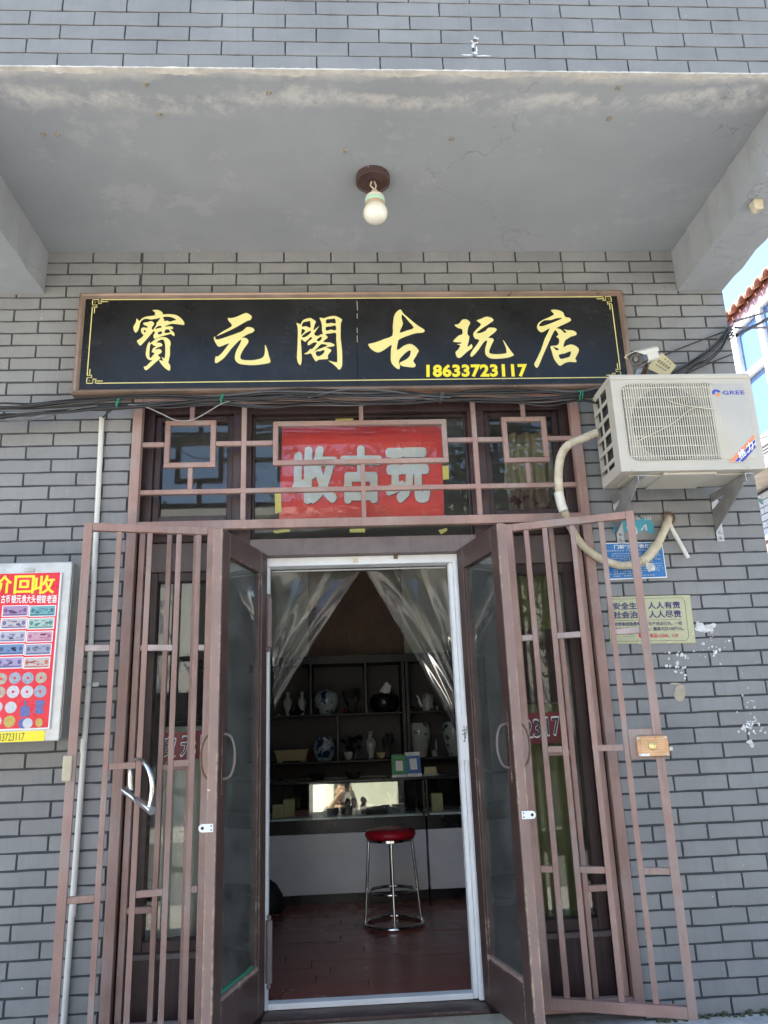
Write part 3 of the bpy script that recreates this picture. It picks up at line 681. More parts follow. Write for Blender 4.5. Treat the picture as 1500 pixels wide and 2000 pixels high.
drape(.922, 1.372, 1.982, float(PY(522, 1385, .2)[2]), 1, 'left clear vinyl door curtain drawn back to the jamb with spring hinges')
drape(1.822, 1.392, 1.982, float(PY(896, 1432, .2)[2]), 2, 'right clear vinyl door curtain drawn back to the thick white jamb')
tag(B().tube([(.925, .20, 1.9835), (1.80, .20, 1.9835)], .006, 8).obj('curtain_rail', 'galv', wf))

# ------------------------------------------------------------------ shop sign
SY = -.085
sg = thing('shop_sign', (1.38, -.05, 2.826), 'long black shop sign with gold brush characters and copper frame', 'sign')
SX0, SX1, SZ0, SZ1 = -.024, 2.782, 2.826, 3.386
xm = float(PY(697, 670, SY)[0])
B().box(SX0+.03, xm-.001, -.083, -.004, SZ0+.03, SZ1-.03).obj('panel', 'sign_black', sg); B().box(xm+.001, SX1-.03, -.0835, -.004, SZ0+.03, SZ1-.03).obj('panel', 'sign_black', sg)
def rail(p, q, inner):                               # mitred frame rail with an outer flat and an inner chamfer
    w_ = .031; o = Vector(inner); p = Vector(p); q = Vector(q); d = (q-p).normalized(); b = B()
    prof = [(0, -.004), (0, -.090), (.010, -.100), (.020, -.098), (w_, -.0845), (w_, -.06)]
    vs = []
    for i, c in enumerate((p, q)):
        for a, y in prof: vs.append(c+o*a+d*(a if i == 0 else -a)+Vector((0, y, 0)))
    n = len(prof); b.add(vs, [(i, i+1, i+1+n, i+n) for i in range(n-1)]+[tuple(range(n)), tuple(range(n, 2*n))]); return b.obj('frame_rail', 'copper', sg)
c4 = [(SX0, 0, SZ0), (SX1, 0, SZ0), (SX1, 0, SZ1), (SX0, 0, SZ1)]
for i, inn in enumerate(((0, 0, 1), (-1, 0, 0), (0, 0, -1), (1, 0, 0))): rail(c4[i], c4[(i+1) % 4], inn)
# thin gold border with fretted corners
bl = B(); G = -.0842
bx0, bx1, bz0, bz1 = float(PY(168, 740, SY)[0])+.004, float(PY(1214, 730, SY)[0])-.004, float(PY(400, 746, SY)[2]), float(PY(400, 584, SY)[2])
def ln(x0, z0, x1, z1, t=.0045): bl.box(min(x0, x1)-t/2, max(x0, x1)+t/2, G-.0006, G, min(z0, z1)-t/2, max(z0, z1)+t/2)
ln(bx0+.05, bz1, bx1-.05, bz1); ln(bx0+.05, bz0, bx1-.05, bz0); ln(bx0, bz0+.05, bx0, bz1-.05); ln(bx1, bz0+.05, bx1, bz1-.05)
bl.obj('border_line', 'gold', sg)
for cx, sx in ((bx0, 1), (bx1, -1)):
    for cz, sz in ((bz0, 1), (bz1, -1)):
        bl = B(); G = -.0844-.0002
        for a, b_, c, d in ((0, 0, .03, 0), (0, 0, 0, .03), (.03, 0, .03, .02), (0, .03, .02, .03), (.018, .012, .075, .012), (.012, .018, .012, .075), (.012, .012, .04, .012), (.012, .012, .012, .04), (.022, .03, .022, .045), (.03, .022, .045, .022), (.042, 0, .042, .022), (0, .042, .022, .042), (.042, 0, .055, 0), (0, .042, 0, .055)):
            ln(cx+sx*a, cz+sz*b_, cx+sx*c, cz+sz*d, .0038)
        bl.obj('corner_fret', 'gold', sg)
CH = [
 (250, 590, 12.5, [[(595,200),(720,190),(800,220),(850,270),(850,300),(1000,295),(1170,315),(1290,390),(1370,490),(1375,550),(1340,560),(1200,540),(1060,530),(960,570),(905,580),(935,600),(1020,590),(1085,605),(1105,640),(1080,660),(1030,660),(1110,730),(1140,790),(1125,830),(1085,815),(1045,780),(900,815),(760,860),(660,900),(625,860),(625,800),(660,750),(630,705),(600,740),(480,880),(390,980),(310,1060),(270,1040),(235,990),(220,945),(300,890),(380,810),(340,770),(315,680),(340,630),(400,620),(470,630),(475,595),(400,560),(365,520),(420,495),(480,490),(530,470),(590,470),(640,520),(620,570),(580,630),(610,680),(690,560),(695,510),(740,460),(780,410),(780,385),(680,410),(540,425),(480,410),(400,415),(330,460),(295,520),(280,600),(240,700),(185,750),(140,680),(130,610),(160,550),(195,490),(205,420),(225,405),(275,465),(340,400),(440,355),(560,340),(690,320),(640,305),(670,280),(640,235)],
   [(850,370),(960,355),(1080,375),(1180,435),(1100,455),(1035,480),(960,455),(880,465),(885,430)], [(700,610),(760,580),(810,585),(820,620),(740,640),(660,655)], [(730,740),(820,715),(825,770),(745,790)], [(915,675),(990,665),(1030,740),(890,755),(900,710)], [(390,690),(415,685),(435,715),(420,745),(385,720)],
   [(535,960),(535,1010),(640,930),(760,870),(870,855),(960,880),(1030,950),(1040,1040),(1025,1100),(1025,1300),(985,1475),(1020,1520),(1035,1600),(1020,1670),(970,1660),(860,1570),(760,1430),(800,1420),(860,1435),(820,1335),(890,1380),(910,1250),(910,1080),(895,990),(860,915),(780,930),(690,985),(790,995),(845,1050),(800,1085),(720,1110),(660,1165),(740,1145),(800,1160),(825,1215),(790,1255),(730,1295),(785,1350),(770,1395),(700,1450),(600,1540),(500,1630),(435,1665),(395,1625),(390,1565),(430,1575),(510,1500),(600,1410),(540,1420),(470,1380),(435,1290),(440,1200),(470,1050),(510,980)],
   [(545,1040),(590,1020),(620,1060),(690,1080),(620,1120),(580,1220),(650,1245),(600,1310),(570,1350),(535,1365),(520,1290),(530,1150)]]),
 (410, 600, 11.538, [[(400,245),(500,245),(640,200),(800,130),(870,150),(945,210),(910,290),(850,305),(700,390),(480,510),(145,655),(300,540),(440,465),(500,405),(430,320)],
   [(85,690),(120,660),(125,715),(200,725),(400,660),(600,590),(740,530),(820,455),(880,445),(960,465),(1005,515),(960,570),(850,610),(720,690),(780,685),(850,720),(870,780),(830,850),(770,930),(710,1040),(685,1130),(720,1180),(850,1195),(1000,1190),(1150,1155),(1220,1090),(1240,980),(1240,855),(1260,870),(1300,970),(1330,1100),(1365,1210),(1340,1255),(1200,1285),(1000,1305),(800,1300),(650,1270),(570,1190),(565,1090),(600,970),(680,820),(705,750),(685,735),(600,810),(480,940),(340,1120),(220,1220),(145,1260),(110,1230),(130,1110),(180,1110),(280,1020),(380,890),(435,815),(330,850),(205,895),(150,840),(110,770)]]),
 (570, 610, 13.636, [[(125,280),(230,320),(260,260),(330,190),(490,150),(550,180),(640,240),(610,320),(590,400),(585,480),(740,355),(590,580),(700,630),(770,585),(830,580),(805,500),(800,350),(780,250),(735,140),(850,160),(960,120),(1100,95),(1200,110),(1330,180),(1335,220),(1305,300),(1300,500),(1300,700),(1335,1000),(1345,1300),(1330,1450),(1260,1530),(1200,1470),(1100,1380),(970,1285),(1090,1315),(1190,1330),(1210,1290),(1205,1000),(1180,700),(1175,550),(1040,560),(890,585),(955,650),(930,700),(830,785),(1020,805),(1100,840),(1145,875),(1090,910),(910,935),(1020,980),(1050,1030),(960,1140),(965,1240),(850,1250),(700,1270),(640,1310),(560,1190),(505,1090),(430,1115),(325,1110),(420,1050),(500,970),(540,980),(670,820),(580,805),(440,885),(420,820),(450,770),(540,700),(500,660),(355,790),(250,710),(250,900),(265,1200),(250,1360),(220,1410),(160,1330),(135,1200),(150,900),(160,500),(150,380)],
   [(265,345),(310,265),(400,245),(480,230),(495,300),(495,415),(380,370),(280,385)], [(265,440),(300,450),(355,485),(330,530),(252,608),(255,520)], [(265,645),(360,560),(500,490),(500,545),(410,630),(310,670)], [(915,195),(1030,180),(1130,165),(1155,190),(1170,295),(1040,280),(920,300)], [(910,390),(1040,375),(1165,350),(1170,480),(1040,460),(915,490)], [(655,750),(710,690),(770,655),(800,665),(790,710),(730,770)], [(580,1045),(690,940),(790,845),(950,880),(850,930),(700,985)], [(640,1060),(690,1035),(740,1040),(800,1020),(850,1000),(870,1030),(845,1090),(770,1150),(690,1170),(645,1130)]]),
 (710, 595, 11.538, [[(820,110),(860,135),(900,200),(1050,330),(1220,470),(1320,530),(1380,580),(1340,630),(1180,645),(1000,700),(810,780),(775,850),(755,1030),(900,930),(1040,885),(1140,920),(1245,1030),(1220,1090),(1180,1170),(1120,1270),(1175,1350),(1165,1390),(1120,1415),(960,1400),(860,1380),(815,1330),(850,1290),(960,1235),(1040,1160),(1060,1080),(1055,1030),(980,1060),(880,1150),(810,1240),(800,1310),(820,1370),(815,1440),(780,1455),(700,1400),(625,1300),(615,1150),(620,1000),(630,905),(480,1010),(360,1075),(260,1060),(160,990),(105,900),(140,880),(300,840),(480,770),(650,700),(660,500),(685,270),(740,170)],
   [(875,220),(860,320),(890,420),(860,510),(815,635),(980,580),(1135,525),(1020,380)]]),
 (880, 610, 11.538, [[(85,285),(160,270),(215,230),(260,170),(340,155),(410,190),(445,245),(400,330),(380,490),(425,540),(410,650),(380,770),(430,750),(470,715),(495,770),(470,820),(370,890),(270,985),(200,1030),(140,1000),(110,900),(160,850),(220,750),(140,720),(220,710),(245,680),(150,675),(55,660),(110,590),(190,520),(265,490),(260,380),(170,355)],
   [(585,190),(680,150),(780,105),(850,100),(930,130),(970,175),(930,215),(790,310),(670,390),(585,470),(690,460),(790,415),(850,350),(960,345),(1020,365),(1040,400),(960,480),(850,570),(930,580),(975,620),(940,700),(890,810),(870,890),(900,930),(1050,945),(1240,925),(1260,880),(1240,780),(1180,635),(1200,640),(1290,770),(1380,900),(1425,950),(1400,985),(1280,1025),(1100,1045),(930,1045),(830,1000),(780,920),(785,800),(825,660),(785,640),(700,740),(620,860),(480,1005),(445,950),(500,850),(560,770),(650,630),(560,600),(515,530),(520,460),(590,380),(690,270)]]),
 (1035, 595, 13.636, [[(560,160),(600,135),(700,135),(820,165),(900,230),(930,320),(1050,350),(1095,400),(1070,445),(900,530),(710,620),(800,650),(880,710),(910,750),(980,735),(900,655),(1000,680),(1130,685),(1220,730),(1245,780),(1210,820),(1100,850),(1000,910),(930,970),(890,1130),(980,1090),(1090,1060),(1200,1090),(1290,1160),(1305,1230),(1260,1330),(1210,1440),(1245,1500),(1215,1535),(1080,1525),(960,1545),(870,1595),(800,1630),(730,1570),(640,1440),(590,1270),(545,1130),(580,1100),(700,1090),(760,1050),(780,980),(765,900),(700,850),(760,800),(680,675),(600,790),(480,1060),(340,1370),(230,1640),(165,1680),(115,1590),(160,1490),(290,1220),(400,900),(530,635),(420,690),(310,740),(220,680),(185,590),(230,490),(340,410),(480,350),(600,290),(640,250)],
   [(245,550),(300,470),(400,415),(560,410),(680,370),(790,355),(860,365),(700,440),(500,520),(340,570),(270,575)], [(615,1115),(770,1180),(715,1220),(660,1170)], [(770,1335),(930,1300),(1090,1240),(1060,1380),(950,1420),(815,1445)]]),
]
for ox, oy, s, loops in CH:
    o2 = []
    for lp_ in loops:
        sm = smoothpts([(a, b, 0) for a, b in lp_], 2, True)
        o2.append([(lambda w3: (w3[0], w3[2]))(PY(ox+p.x/s, oy+p.y/s, SY)) for p in sm])
    vs, fs = filled(o2); b = B(); b.add([(x, -.0852, z) for x, z, _ in vs], fs); b.obj('gold_character', 'gold', sg)
q = [PY(*p, -.0845) for p in ((822, 708), (1034, 706), (1037, 741), (822, 742))]; ql = quadmap(q)
b = B(); rect(b, ql, 0, 1, 0, 1, (0, -.0002, 0)); b.obj('number_sticker', 'sign_black', sg)
b = B(); put_text(b, '18633723117', ql, .05, .975, .12, .86, (0, -.0011, 0), off=.042, space=1.06); b.obj('phone_number', 'yellow', sg)
# tears along the seam
b = B()
for v0, v1 in ((588, 606), (612, 622), (640, 650), (655, 668)): p_ = PY(697, v0, SY); q_ = PY(698.5, v1, SY); b.box(p_[0], p_[0]+.0022, -.0852, -.0838, q_[2], p_[2])
tag(b.obj('seam_tear', 'cream', sg), kind='stuff')

# ------------------------------------------------------------------ red notice taped inside the middle transom pane
q = [PY(*p, .128) for p in ((551, 834), (862, 832), (868, 1019), (545, 1022))]; qm = quadmap(q)
rp = thing('red_notice', tuple(qm(.5, 1.)), 'red paper notice with white characters taped behind the middle transom pane', 'notice')
B().grid(lambda u, v: qm(u, v)+np.array([0, .0007*math.sin(u*5)+.0006*math.sin(v*7+u*3), 0]), 24, 12).obj('sheet', 'red_paper', rp, smooth=True, angle=180)
for ch, u0, u1, v0, v1 in (('收', .085, .335, .235, .78), ('古', .375, .61, .235, .78), ('玩', .655, .905, .26, .78)):
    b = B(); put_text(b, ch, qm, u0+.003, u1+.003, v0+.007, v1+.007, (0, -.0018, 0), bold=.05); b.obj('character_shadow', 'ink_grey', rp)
    b = B(); put_text(b, ch, qm, u0, u1, v0, v1, (0, -.0034, 0), bold=.05); b.obj('character', 'paper_white', rp)
for i, (pp) in enumerate((((536, 955), (548, 952), (550, 1000), (538, 1003)), ((864, 910), (876, 909), (877, 936), (865, 937)), ((532, 1037), (566, 1032), (566, 1038), (538, 1042)), ((683, 1033), (713, 1032), (713, 1040), (683, 1040)), ((856, 1036), (872, 1031), (874, 1036), (862, 1044)), ((655, 818), (690, 817), (690, 824), (655, 825)))):
    b = B(); b.add([PY(*p, .1165) for p in pp], [(0, 1, 2, 3)]); b.obj('tape', 'tape', rp)

# red stickers on the sidelights
def sticker(quad, label, txts):
    q = [PY(*p, .1165) for p in quad]; f = quadmap(q); t = thing('window_sticker', tuple(f(.5, 1)), label, 'sticker', 'red stickers on the sidelights')
    b = B(); rect(b, f, 0, 1, 0, 1, (0, 0, 0)); b.obj('film', 'red_dark', t)
    for s, u0, u1, v0, v1 in txts:
        b = B(); put_text(b, s, f, u0-.006, u1+.006, v0-.03, v1+.03, (0, -.0006, 0), bold=.04); b.obj('outline', 'paper_white', t)
        b = B(); put_text(b, s, f, u0, u1, v0, v1, (0, -.0022, 0), bold=.012); b.obj('character', 'ink_grey', t)
sticker(((314, 1432), (436, 1424), (434, 1478), (311, 1487)), 'dark red sticker with black characters on the left sidelight', [('寶', .03, .24, .2, .85), ('元', .34, .56, .2, .85), ('閣', .66, .9, .2, .85)])
sticker(((1000, 1394), (1096, 1390), (1103, 1450), (1004, 1456)), 'dark red sticker with phone digits on the right sidelight', [('23', .23, .54, .25, .75), ('17', .68, .93, .2, .72)])

# ------------------------------------------------------------------ curtains behind the right-hand panes
def sheet_curtain(x0, x1, z0, z1, y, label, mats, zsplit, ph=0, pl=9, am=.018, name='window_curtain'):
    t = thing(name, ((x0+x1)/2, y, z0), label, 'curtain')
    for a, b_, m_ in ((z1, zsplit, mats[0]), (zsplit, z0, mats[1])):
        B().grid(lambda u, v: (x0+(x1-x0)*u+.008*math.sin(v*5+u*9), y+am*math.sin(u*pl*2*math.pi+ph+.6*math.sin(v*3))+.01*math.sin(u*7), a+(b_-a)*v), 110, 12).obj('cloth', m_, t, smooth=True, angle=180)
    return t
sheet_curtain(2.15, 2.46, 2.18, 2.715, .235, 'cream and floral gathered curtain behind the right transom pane', ('curtain_cream', 'curtain_floral'), 2.40, 0, 4, .022)
sheet_curtain(2.02, 2.36, 1.30, 2.0, .235, 'green and brown curtain behind the right sidelight', ('curtain_green', 'curtain_brown'), 1.66, 1, 3, .02)
sheet_curtain(2.02, 2.36, .30, 1.295, .245, 'faded olive cloth hung low behind the right sidelight', ('curtain_green', 'curtain_green'), .8, 2, 3, .012)
sheet_curtain(.40, .74, .34, 1.25, .26, 'dull green cloth hung behind the left sidelight', ('room_wall', 'room_wall'), .8, 2, 3, .015)

# ------------------------------------------------------------------ air conditioner
AX0, AX1, AY0, AY1, AZ0, AZ1 = 2.542, 3.213, -.38, -.12, 2.284, 2.761
ac = thing('air_conditioner', ((AX0+AX1)/2, (AY0+AY1)/2, AZ0), 'white outdoor air conditioner unit on wall brackets beside the sign', 'air conditioner')
fq = quadmap([PY(*p, AY0) for p in ((1190, 732), (1463, 730), (1494, 917), (1212, 920))])
FX = lambda px, py: PY(px, py, AY0)
# rounded-rectangle front opening
def rrect(x0, x1, z0, z1, r, n=5):
    pts = []
    for cx, cz, a0 in ((x1-r, z1-r, 0), (x0+r, z1-r, 90), (x0+r, z0+r, 180), (x1-r, z0+r, 270)):
        for k in range(n+1): a = math.radians(a0+90*k/n); pts.append((cx+r*math.cos(a), cz+r*math.sin(a)))
    return pts
gx0, gx1, gz0, gz1 = float(FX(1214, 770)[0])+.0, float(FX(1400, 770)[0])+.005, AZ0+.05, AZ1-.05
op = rrect(gx0, gx1, gz0, gz1, .045)
vs, fs = filled([[(AX0, AZ0), (AX1, AZ0), (AX1, AZ1-.028), (AX0, AZ1-.028)], op])
sh = B(); sh.add([(x, AY0, z) for x, z, _ in vs], fs)
n = len(op); sh.add([(x, AY0, z) for x, z in op]+[(x, AY0+.03, z) for x, z in op], [(i, (i+1) % n, (i+1) % n+n, i+n) for i in range(n)])
sh.add([(AX0, AY0, AZ0), (AX0, AY0, AZ1-.028), (AX1, AY0, AZ0), (AX1, AY0, AZ1-.028), (AX1, AY1, AZ0), (AX1, AY1, AZ1-.028), (AX0, AY1, AZ0), (AX0, AY1, AZ1-.028)], [(2, 3, 5, 4), (4, 5, 7, 6)])
sh.obj('casing', 'ac_shell', ac)
B().box(AX0-.003, AX1+.003, AY0-.004, AY1+.003, AZ1-.0275, AZ1).obj('top_cover', 'ac_shell', ac, bevel=.008, seg=3)
# left side: louvre frame with coil behind
sd = B(); Y0s, Y1s = AY0, AY1
cols = (AY0+.0, AY0+.075, AY0+.155, AY0+.17, AY0+.25, AY1)
sd.box(AX0, AX0+.004, AY0+.0005, AY0+.072, AZ0, AZ1-.028); sd.box(AX0, AX0+.004, AY0+.158, AY0+.172, AZ0, AZ1-.028); sd.box(AX0, AX0+.004, AY0+.258, AY1, AZ0, AZ1-.028)
nz_ = 6
for k in range(nz_+1):
    zz = AZ0+.0+(AZ1-.036-AZ0)*k/nz_; sd.box(AX0+.0003, AX0+.0035, AY0+.072, AY1-.002, zz, zz+.02 if k else zz+.05)
sd.obj('side_grille', 'ac_shell', ac)
B().box(AX0+.02, AX0+.024, AY0+.06, AY1-.004, AZ0+.004, AZ1-.03).obj('coil', 'fan', ac)
B().box(AX0+.03, AX1-.2, AY1-.02, AY1-.012, AZ0+.004, AZ1-.03).obj('coil', 'fan', ac)
B().box(AX0+.001, AX1-.001, AY0+.0005, AY1, AZ0-.0005, AZ0+.002).obj('base_pan', 'ac_shell', ac)
bp = B()
for x0, x1, y0, y1, zz_ in ((AX0+.05, AX1-.06, AY0+.05, AY1-.05, .008), (AX0+.2, AX1-.22, AY0+.02, AY1-.015, .013)): bp.box(x0, x1, y0, y1, AZ0-zz_, AZ0-.0007)
bp.obj('base_rib', 'ac_shell', ac, bevel=.004)
cx, cz = (gx0+gx1)/2, (gz0+gz1)/2; R_ = min(gx1-gx0, gz1-gz0)/2-.004
# fan shroud, blades, grille
b = B(); vs, fs = filled([op, [(cx+R_*math.cos(a), cz+R_*math.sin(a)) for a in np.linspace(0, 2*math.pi, 40, endpoint=False)]])
b.add([(x, AY0+.032, z) for x, z, _ in vs], fs); b.obj('shroud', 'ac_shell', ac)
fn_ = B()
for k in range(3):
    a0 = k*2*math.pi/3+.5; pts = []
    for t in range(9):
        a = a0+1.35*t/8
        pts.append(((.045), a, .095-.05*t/8)); pts.append((R_*.94, a+.25, .10-.06*t/8))
    v_ = [(cx+r*math.cos(a), AY0+y, cz+r*math.sin(a)) for r, a, y in pts]; fn_.add(v_, [(2*i, 2*i+1, 2*i+3, 2*i+2) for i in range(8)])
fn_.obj('fan_blades', 'fan', ac, smooth=True)
B().lathe([(.05, 0), (.05, .05), (.04, .06), (.01, .062)], (cx, AY0+.10, cz), 20, axis=(0, -1, 0)).obj('fan_hub', 'fan', ac, smooth=True)
gw = B(); N = 40
for k in range(N):
    x = gx0+.010+(gx1-gx0-.02)*k/(N-1); e = 0
    dx = min(x-gx0, gx1-x)
    if dx < .045: e = .045-math.sqrt(max(0, .045**2-(.045-dx)**2))
    gw.tube([(x, AY0-.001, gz0+e+.002), (x, AY0-.004, cz), (x, AY0-.001, gz1-e-.002)], .0031, 6)
for k in range(8):
    z = gz0+.02+(gz1-gz0-.04)*k/7; gw.tube([(gx0+.004, AY0+.001, z), (cx, AY0-.001, z), (gx1-.004, AY0+.001, z)], .003, 6)
tag(gw.obj('fan_grille', 'ac_wire', ac, smooth=True), kind='stuff')
B().tube(smoothpts([(gx0+.04, AY0-.006, gz0+.09), (cx-.02, AY0-.012, cz-.02), (cx+.10, AY0-.010, cz+.06), (gx1-.02, AY0-.006, cz+.05), (cx+.05, AY0-.012, cz+.075), (cx-.02, AY0-.008, cz+.11), (cx+.13, AY0-.006, cz+.12)], 6), .0022, 5).obj('stray_wire', 'ac_wire', ac, smooth=True)
gr_ = rrect(gx0-.004, gx1+.004, gz0-.004, gz1+.004, .048); B().tube([(x, AY0-.0005, z) for x, z in gr_], .0028, 6, close=True).obj('grille_rim', 'ac_shell', ac, smooth=True)
px0, px1 = float(FX(1400, 900)[0])+.018, AX1-.03
b = B(); pr_ = rrect(px0, px1, AZ0+.045, AZ1-.055, .02); b.add([(x, AY0-.0005, z) for x, z in pr_]+[(x+(.006 if x < (px0+px1)/2 else -.006), AY0-.006, z+(.006 if z < cz else -.006)) for x, z in pr_], [(i, (i+1) % len(pr_), (i+1) % len(pr_)+len(pr_), i+len(pr_)) for i in range(len(pr_))]+[tuple(range(len(pr_), 2*len(pr_)))])
pn = b.obj('service_panel', 'ac_shell', ac, smooth=True)
pq = quadmap([(px0, AY0-.0062, AZ1-.055), (px1, AY0-.0062, AZ1-.055), (px1, AY0-.0062, AZ0+.045), (px0, AY0-.0062, AZ0+.045)])
b = B(); put_text(b, 'GREE', pq, .33, .93, .098, .152, (0, -.0006, 0), off=.02, space=1.05); b.obj('brand_name', 'brand_blue', pn)
b = B(); c = pq(.165, .125); R1 = .021
b.add([c+np.array([r*math.cos(a), -.0006, r*.85*math.sin(a)]) for a in np.linspace(.15, 3.75, 14) for r in (R1, R1*.35)], [(2*i, 2*i+1, 2*i+3, 2*i+2) for i in range(13)]); b.obj('logo_arc', 'brand_blue', pn)
b = B(); b.add([c+np.array([.007+.009*math.cos(a), -.0005, -.010+.009*math.sin(a)]) for a in np.linspace(0, 6.28, 12, endpoint=False)], [tuple(range(12))]); b.obj('logo_dot', 'brand_orange', pn)
def stripe(pts, mat, k):
    b = B(); b.add([PY(*p, AY0-.0062)+np.array([0, -.0004*k, 0]) for p in pts], [tuple(range(len(pts)))]); b.obj('badge_stripe', mat, pn)
stripe([(1424, 902), (1473, 847), (1477, 871), (1452, 902)], 'paper_white', 1)
stripe([(1424.5, 901.5), (1472.5, 848), (1474, 856), (1434, 901.5)], 'brand_orange', 2)
stripe([(1434.5, 901.5), (1474, 857.5), (1475, 864.5), (1442.5, 901.5)], 'brand_blue', 2)
stripe([(1444, 901.5), (1475.2, 867), (1476, 874), (1452, 901.5)], 'brand_blue', 2)
b = B(); f2 = quadmap([PY(*p, AY0-.0078) for p in ((1439, 884), (1452, 874), (1458, 888), (1446, 898))]); put_text(b, '格', f2, 0, 1, 0, 1, bold=.03); f2 = quadmap([PY(*p, AY0-.0078) for p in ((1456, 868), (1468, 859), (1472, 876), (1462, 885))]); put_text(b, '力', f2, 0, 1, 0, 1, bold=.03); b.obj('badge_characters', 'paper_white', pn)
for px in (1235, 1460):
    b = B(); b.lathe([(.005, 0), (.004, .003), (.001, .0035)], FX(px, 912+(px < 1300)*6), 8, axis=(0, -1, 0)); b.obj('screw', 'galv', ac)
# wall brackets (angle iron triangles)
def bracket(x, label):
    t = thing('wall_bracket', (x, -.01, AZ0-.25), label, 'bracket', 'steel brackets carrying the air conditioner')
    B().box(x-.018, x+.018, -.012, -.0075, AZ0-.25, AZ0-.011).obj('wall_plate', 'steel', t)
    B().box(x-.018, x+.018, AY0+.02, -.0122, AZ0-.016, AZ0-.0112).obj('arm', 'steel', t); B().box(x-.018, x-.0145, AY0+.02, -.0123, AZ0-.05, AZ0-.0163).obj('arm_web', 'steel', t)
    b = B(); y0, y1, z0, z1 = AY0+.03, -.0124, AZ0-.17, AZ0-.045
    b.prism([(x-.02, y0, z1+.012), (x-.02, y0+.03, z1-.02), (x-.02, y1, z0-.03), (x-.02, y1, z0+.08), (x-.02, y0+.13, z1+.012)], (.0045, 0, 0)); b.obj('strut', 'steel', t)
    for z in (AZ0-.205, AZ0-.232): B().lathe([(.009, 0), (.009, .007), (.006, .010)], (x+.004, -.012, z), 6, axis=(0, -1, 0)).obj('bolt', 'steel', t)
bracket(2.64, 'left steel bracket under the air conditioner, nearer the doorway'); bracket(3.14, 'right steel bracket under the air conditioner, near the wall corner')

# insulated pipe, drain hose, wall sleeve
lg = thing('refrigerant_pipe', tuple(PY(1130, 1000, -.1)), 'taped cream insulated pipe looping from the air conditioner to the wall', 'pipe')
pp = [PY(u, v, y) for u, v, y in ((1166, 845, -.16), (1140, 856, -.16), (1112, 868, -.16), (1098, 885, -.16), (1092, 910, -.15), (1091, 940, -.14), (1093, 965, -.13))]
sm0 = smoothpts(pp, 16); B().tube(sm0, [.0195+.0022*((i/5.) % 1) for i in range(len(sm0))], 14).obj('lagging', 'lagging', lg, smooth=True, angle=180)
pp2 = [PY(u, v, y) for u, v, y in ((1093, 962, -.13), (1097, 980, -.11), (1103, 1000, -.085), (1112, 1024, -.06), (1125, 1048, -.05), (1145, 1072, -.05), (1175, 1092, -.05), (1210, 1104, -.05), (1240, 1101, -.05), (1262, 1090, -.05), (1282, 1066, -.05), (1297, 1036, -.045), (1304, 1018, -.02), (1306, 1012, .02))]
sm = smoothpts(pp2, 16); B().tube(sm, [.0178+.0026*((i/6.) % 1)+random.uniform(-.0005, .0005)+(.0045 if 135 < i < 163 else 0) for i in range(len(sm))], 14).obj('lagging', 'lagging', lg, smooth=True, angle=180)
wr = [PY(u, v, -.145) for u, v in ((1091, 962), (1096, 985), (1101, 998))]; B().tube(wr, .0225, 10).obj('wrap', 'tape_pale', lg, smooth=True)
B().tube([PY(1096, 976, -.118), PY(1100, 988, -.105)], .0215, 10).obj('wrap', 'rubber', lg, smooth=True)
b = B(); f = quadmap([PY(*p, -.085) for p in ((1262, 1098), (1273, 1099), (1281, 1113), (1266, 1118))]); b.grid(lambda u, v: f(u, v)+np.array([0, .012*math.sin(u*3+v*4), 0]), 6, 6); b.obj('tape_end', 'tape_pale', lg, smooth=True)
dh = [PY(u, v, y) for u, v, y in ((1307, 1016, .01), (1309, 1026, -.03), (1318, 1043, -.035), (1331, 1066, -.035), (1344, 1090, -.035))]
thing1(B().tube(smoothpts(dh, 6), .0105, 10), 'drain_hose', 'conduit', 'short white drain hose hanging from the wall sleeve', 'hose', smooth=True)
wsl = B(); c = PY(1306, 1012, -.008); wsl.lathe([(.030, -.004), (.034, .004), (.030, .012), (.027, .012), (.026, -.02), (.026, -.05)], c, 18, axis=(0, -1, 0)); thing1(wsl, 'wall_sleeve', 'rust', 'round rusty pipe sleeve set in the brick pier', 'sleeve', smooth=True)

# ------------------------------------------------------------------ CCTV camera
cc = thing('security_camera', tuple(PY(1240, 728, -.15)), 'cream bullet security camera above the air conditioner', 'camera')
fr_, bk_ = Vector(PY(1242, 702, -.36)), Vector(PY(1288, 690, -.22)); ax = (fr_-bk_).normalized(); L_ = .17; bk_ = fr_-ax*L_
ri = ax.cross(Vector((0, 0, 1))).normalized(); uu = ri.cross(ax).normalized()
def octo(c, w_, h_, e=.3): return [c+ri*(a*w_)+uu*(b_*h_) for a, b_ in ((-1, -1+e), (-1+e, -1), (1-e, -1), (1, -1+e), (1, 1-e), (1-e, 1), (-1+e, 1), (-1, 1-e))]
B().prism(octo(fr_-ax*.055, .034, .031), -ax*.115).obj('body', 'cctv_white', cc, bevel=.002)
B().prism(octo(fr_, .032, .030), -ax*.056).obj('front_hood', 'cctv_black', cc, bevel=.002)
B().lathe([(.016, 0), (.016, .004), (.012, .005), (.011, .002), (.002, .002)], fr_, 20, axis=tuple(ax)).obj('lens', 'car_glass', cc, smooth=True)
b = B(); top = [(-.038, .006), (-.038, .026), (-.026, .036), (.026, .036), (.038, .026), (.038, .006)]; A_ = [fr_+ax*.028+ri*a+uu*b_ for a, b_ in top]; C_ = [fr_-ax*.178+ri*a+uu*b_ for a, b_ in top]
A_[0] = A_[0]-ax*.05; A_[-1] = A_[-1]-ax*.05; b.add(A_+C_, [(i, i+1, i+7, i+6) for i in range(5)]); o = b.obj('sun_shield', 'cctv_white', cc); sol = o.modifiers.new('s', 'SOLIDIFY'); sol.thickness = .003
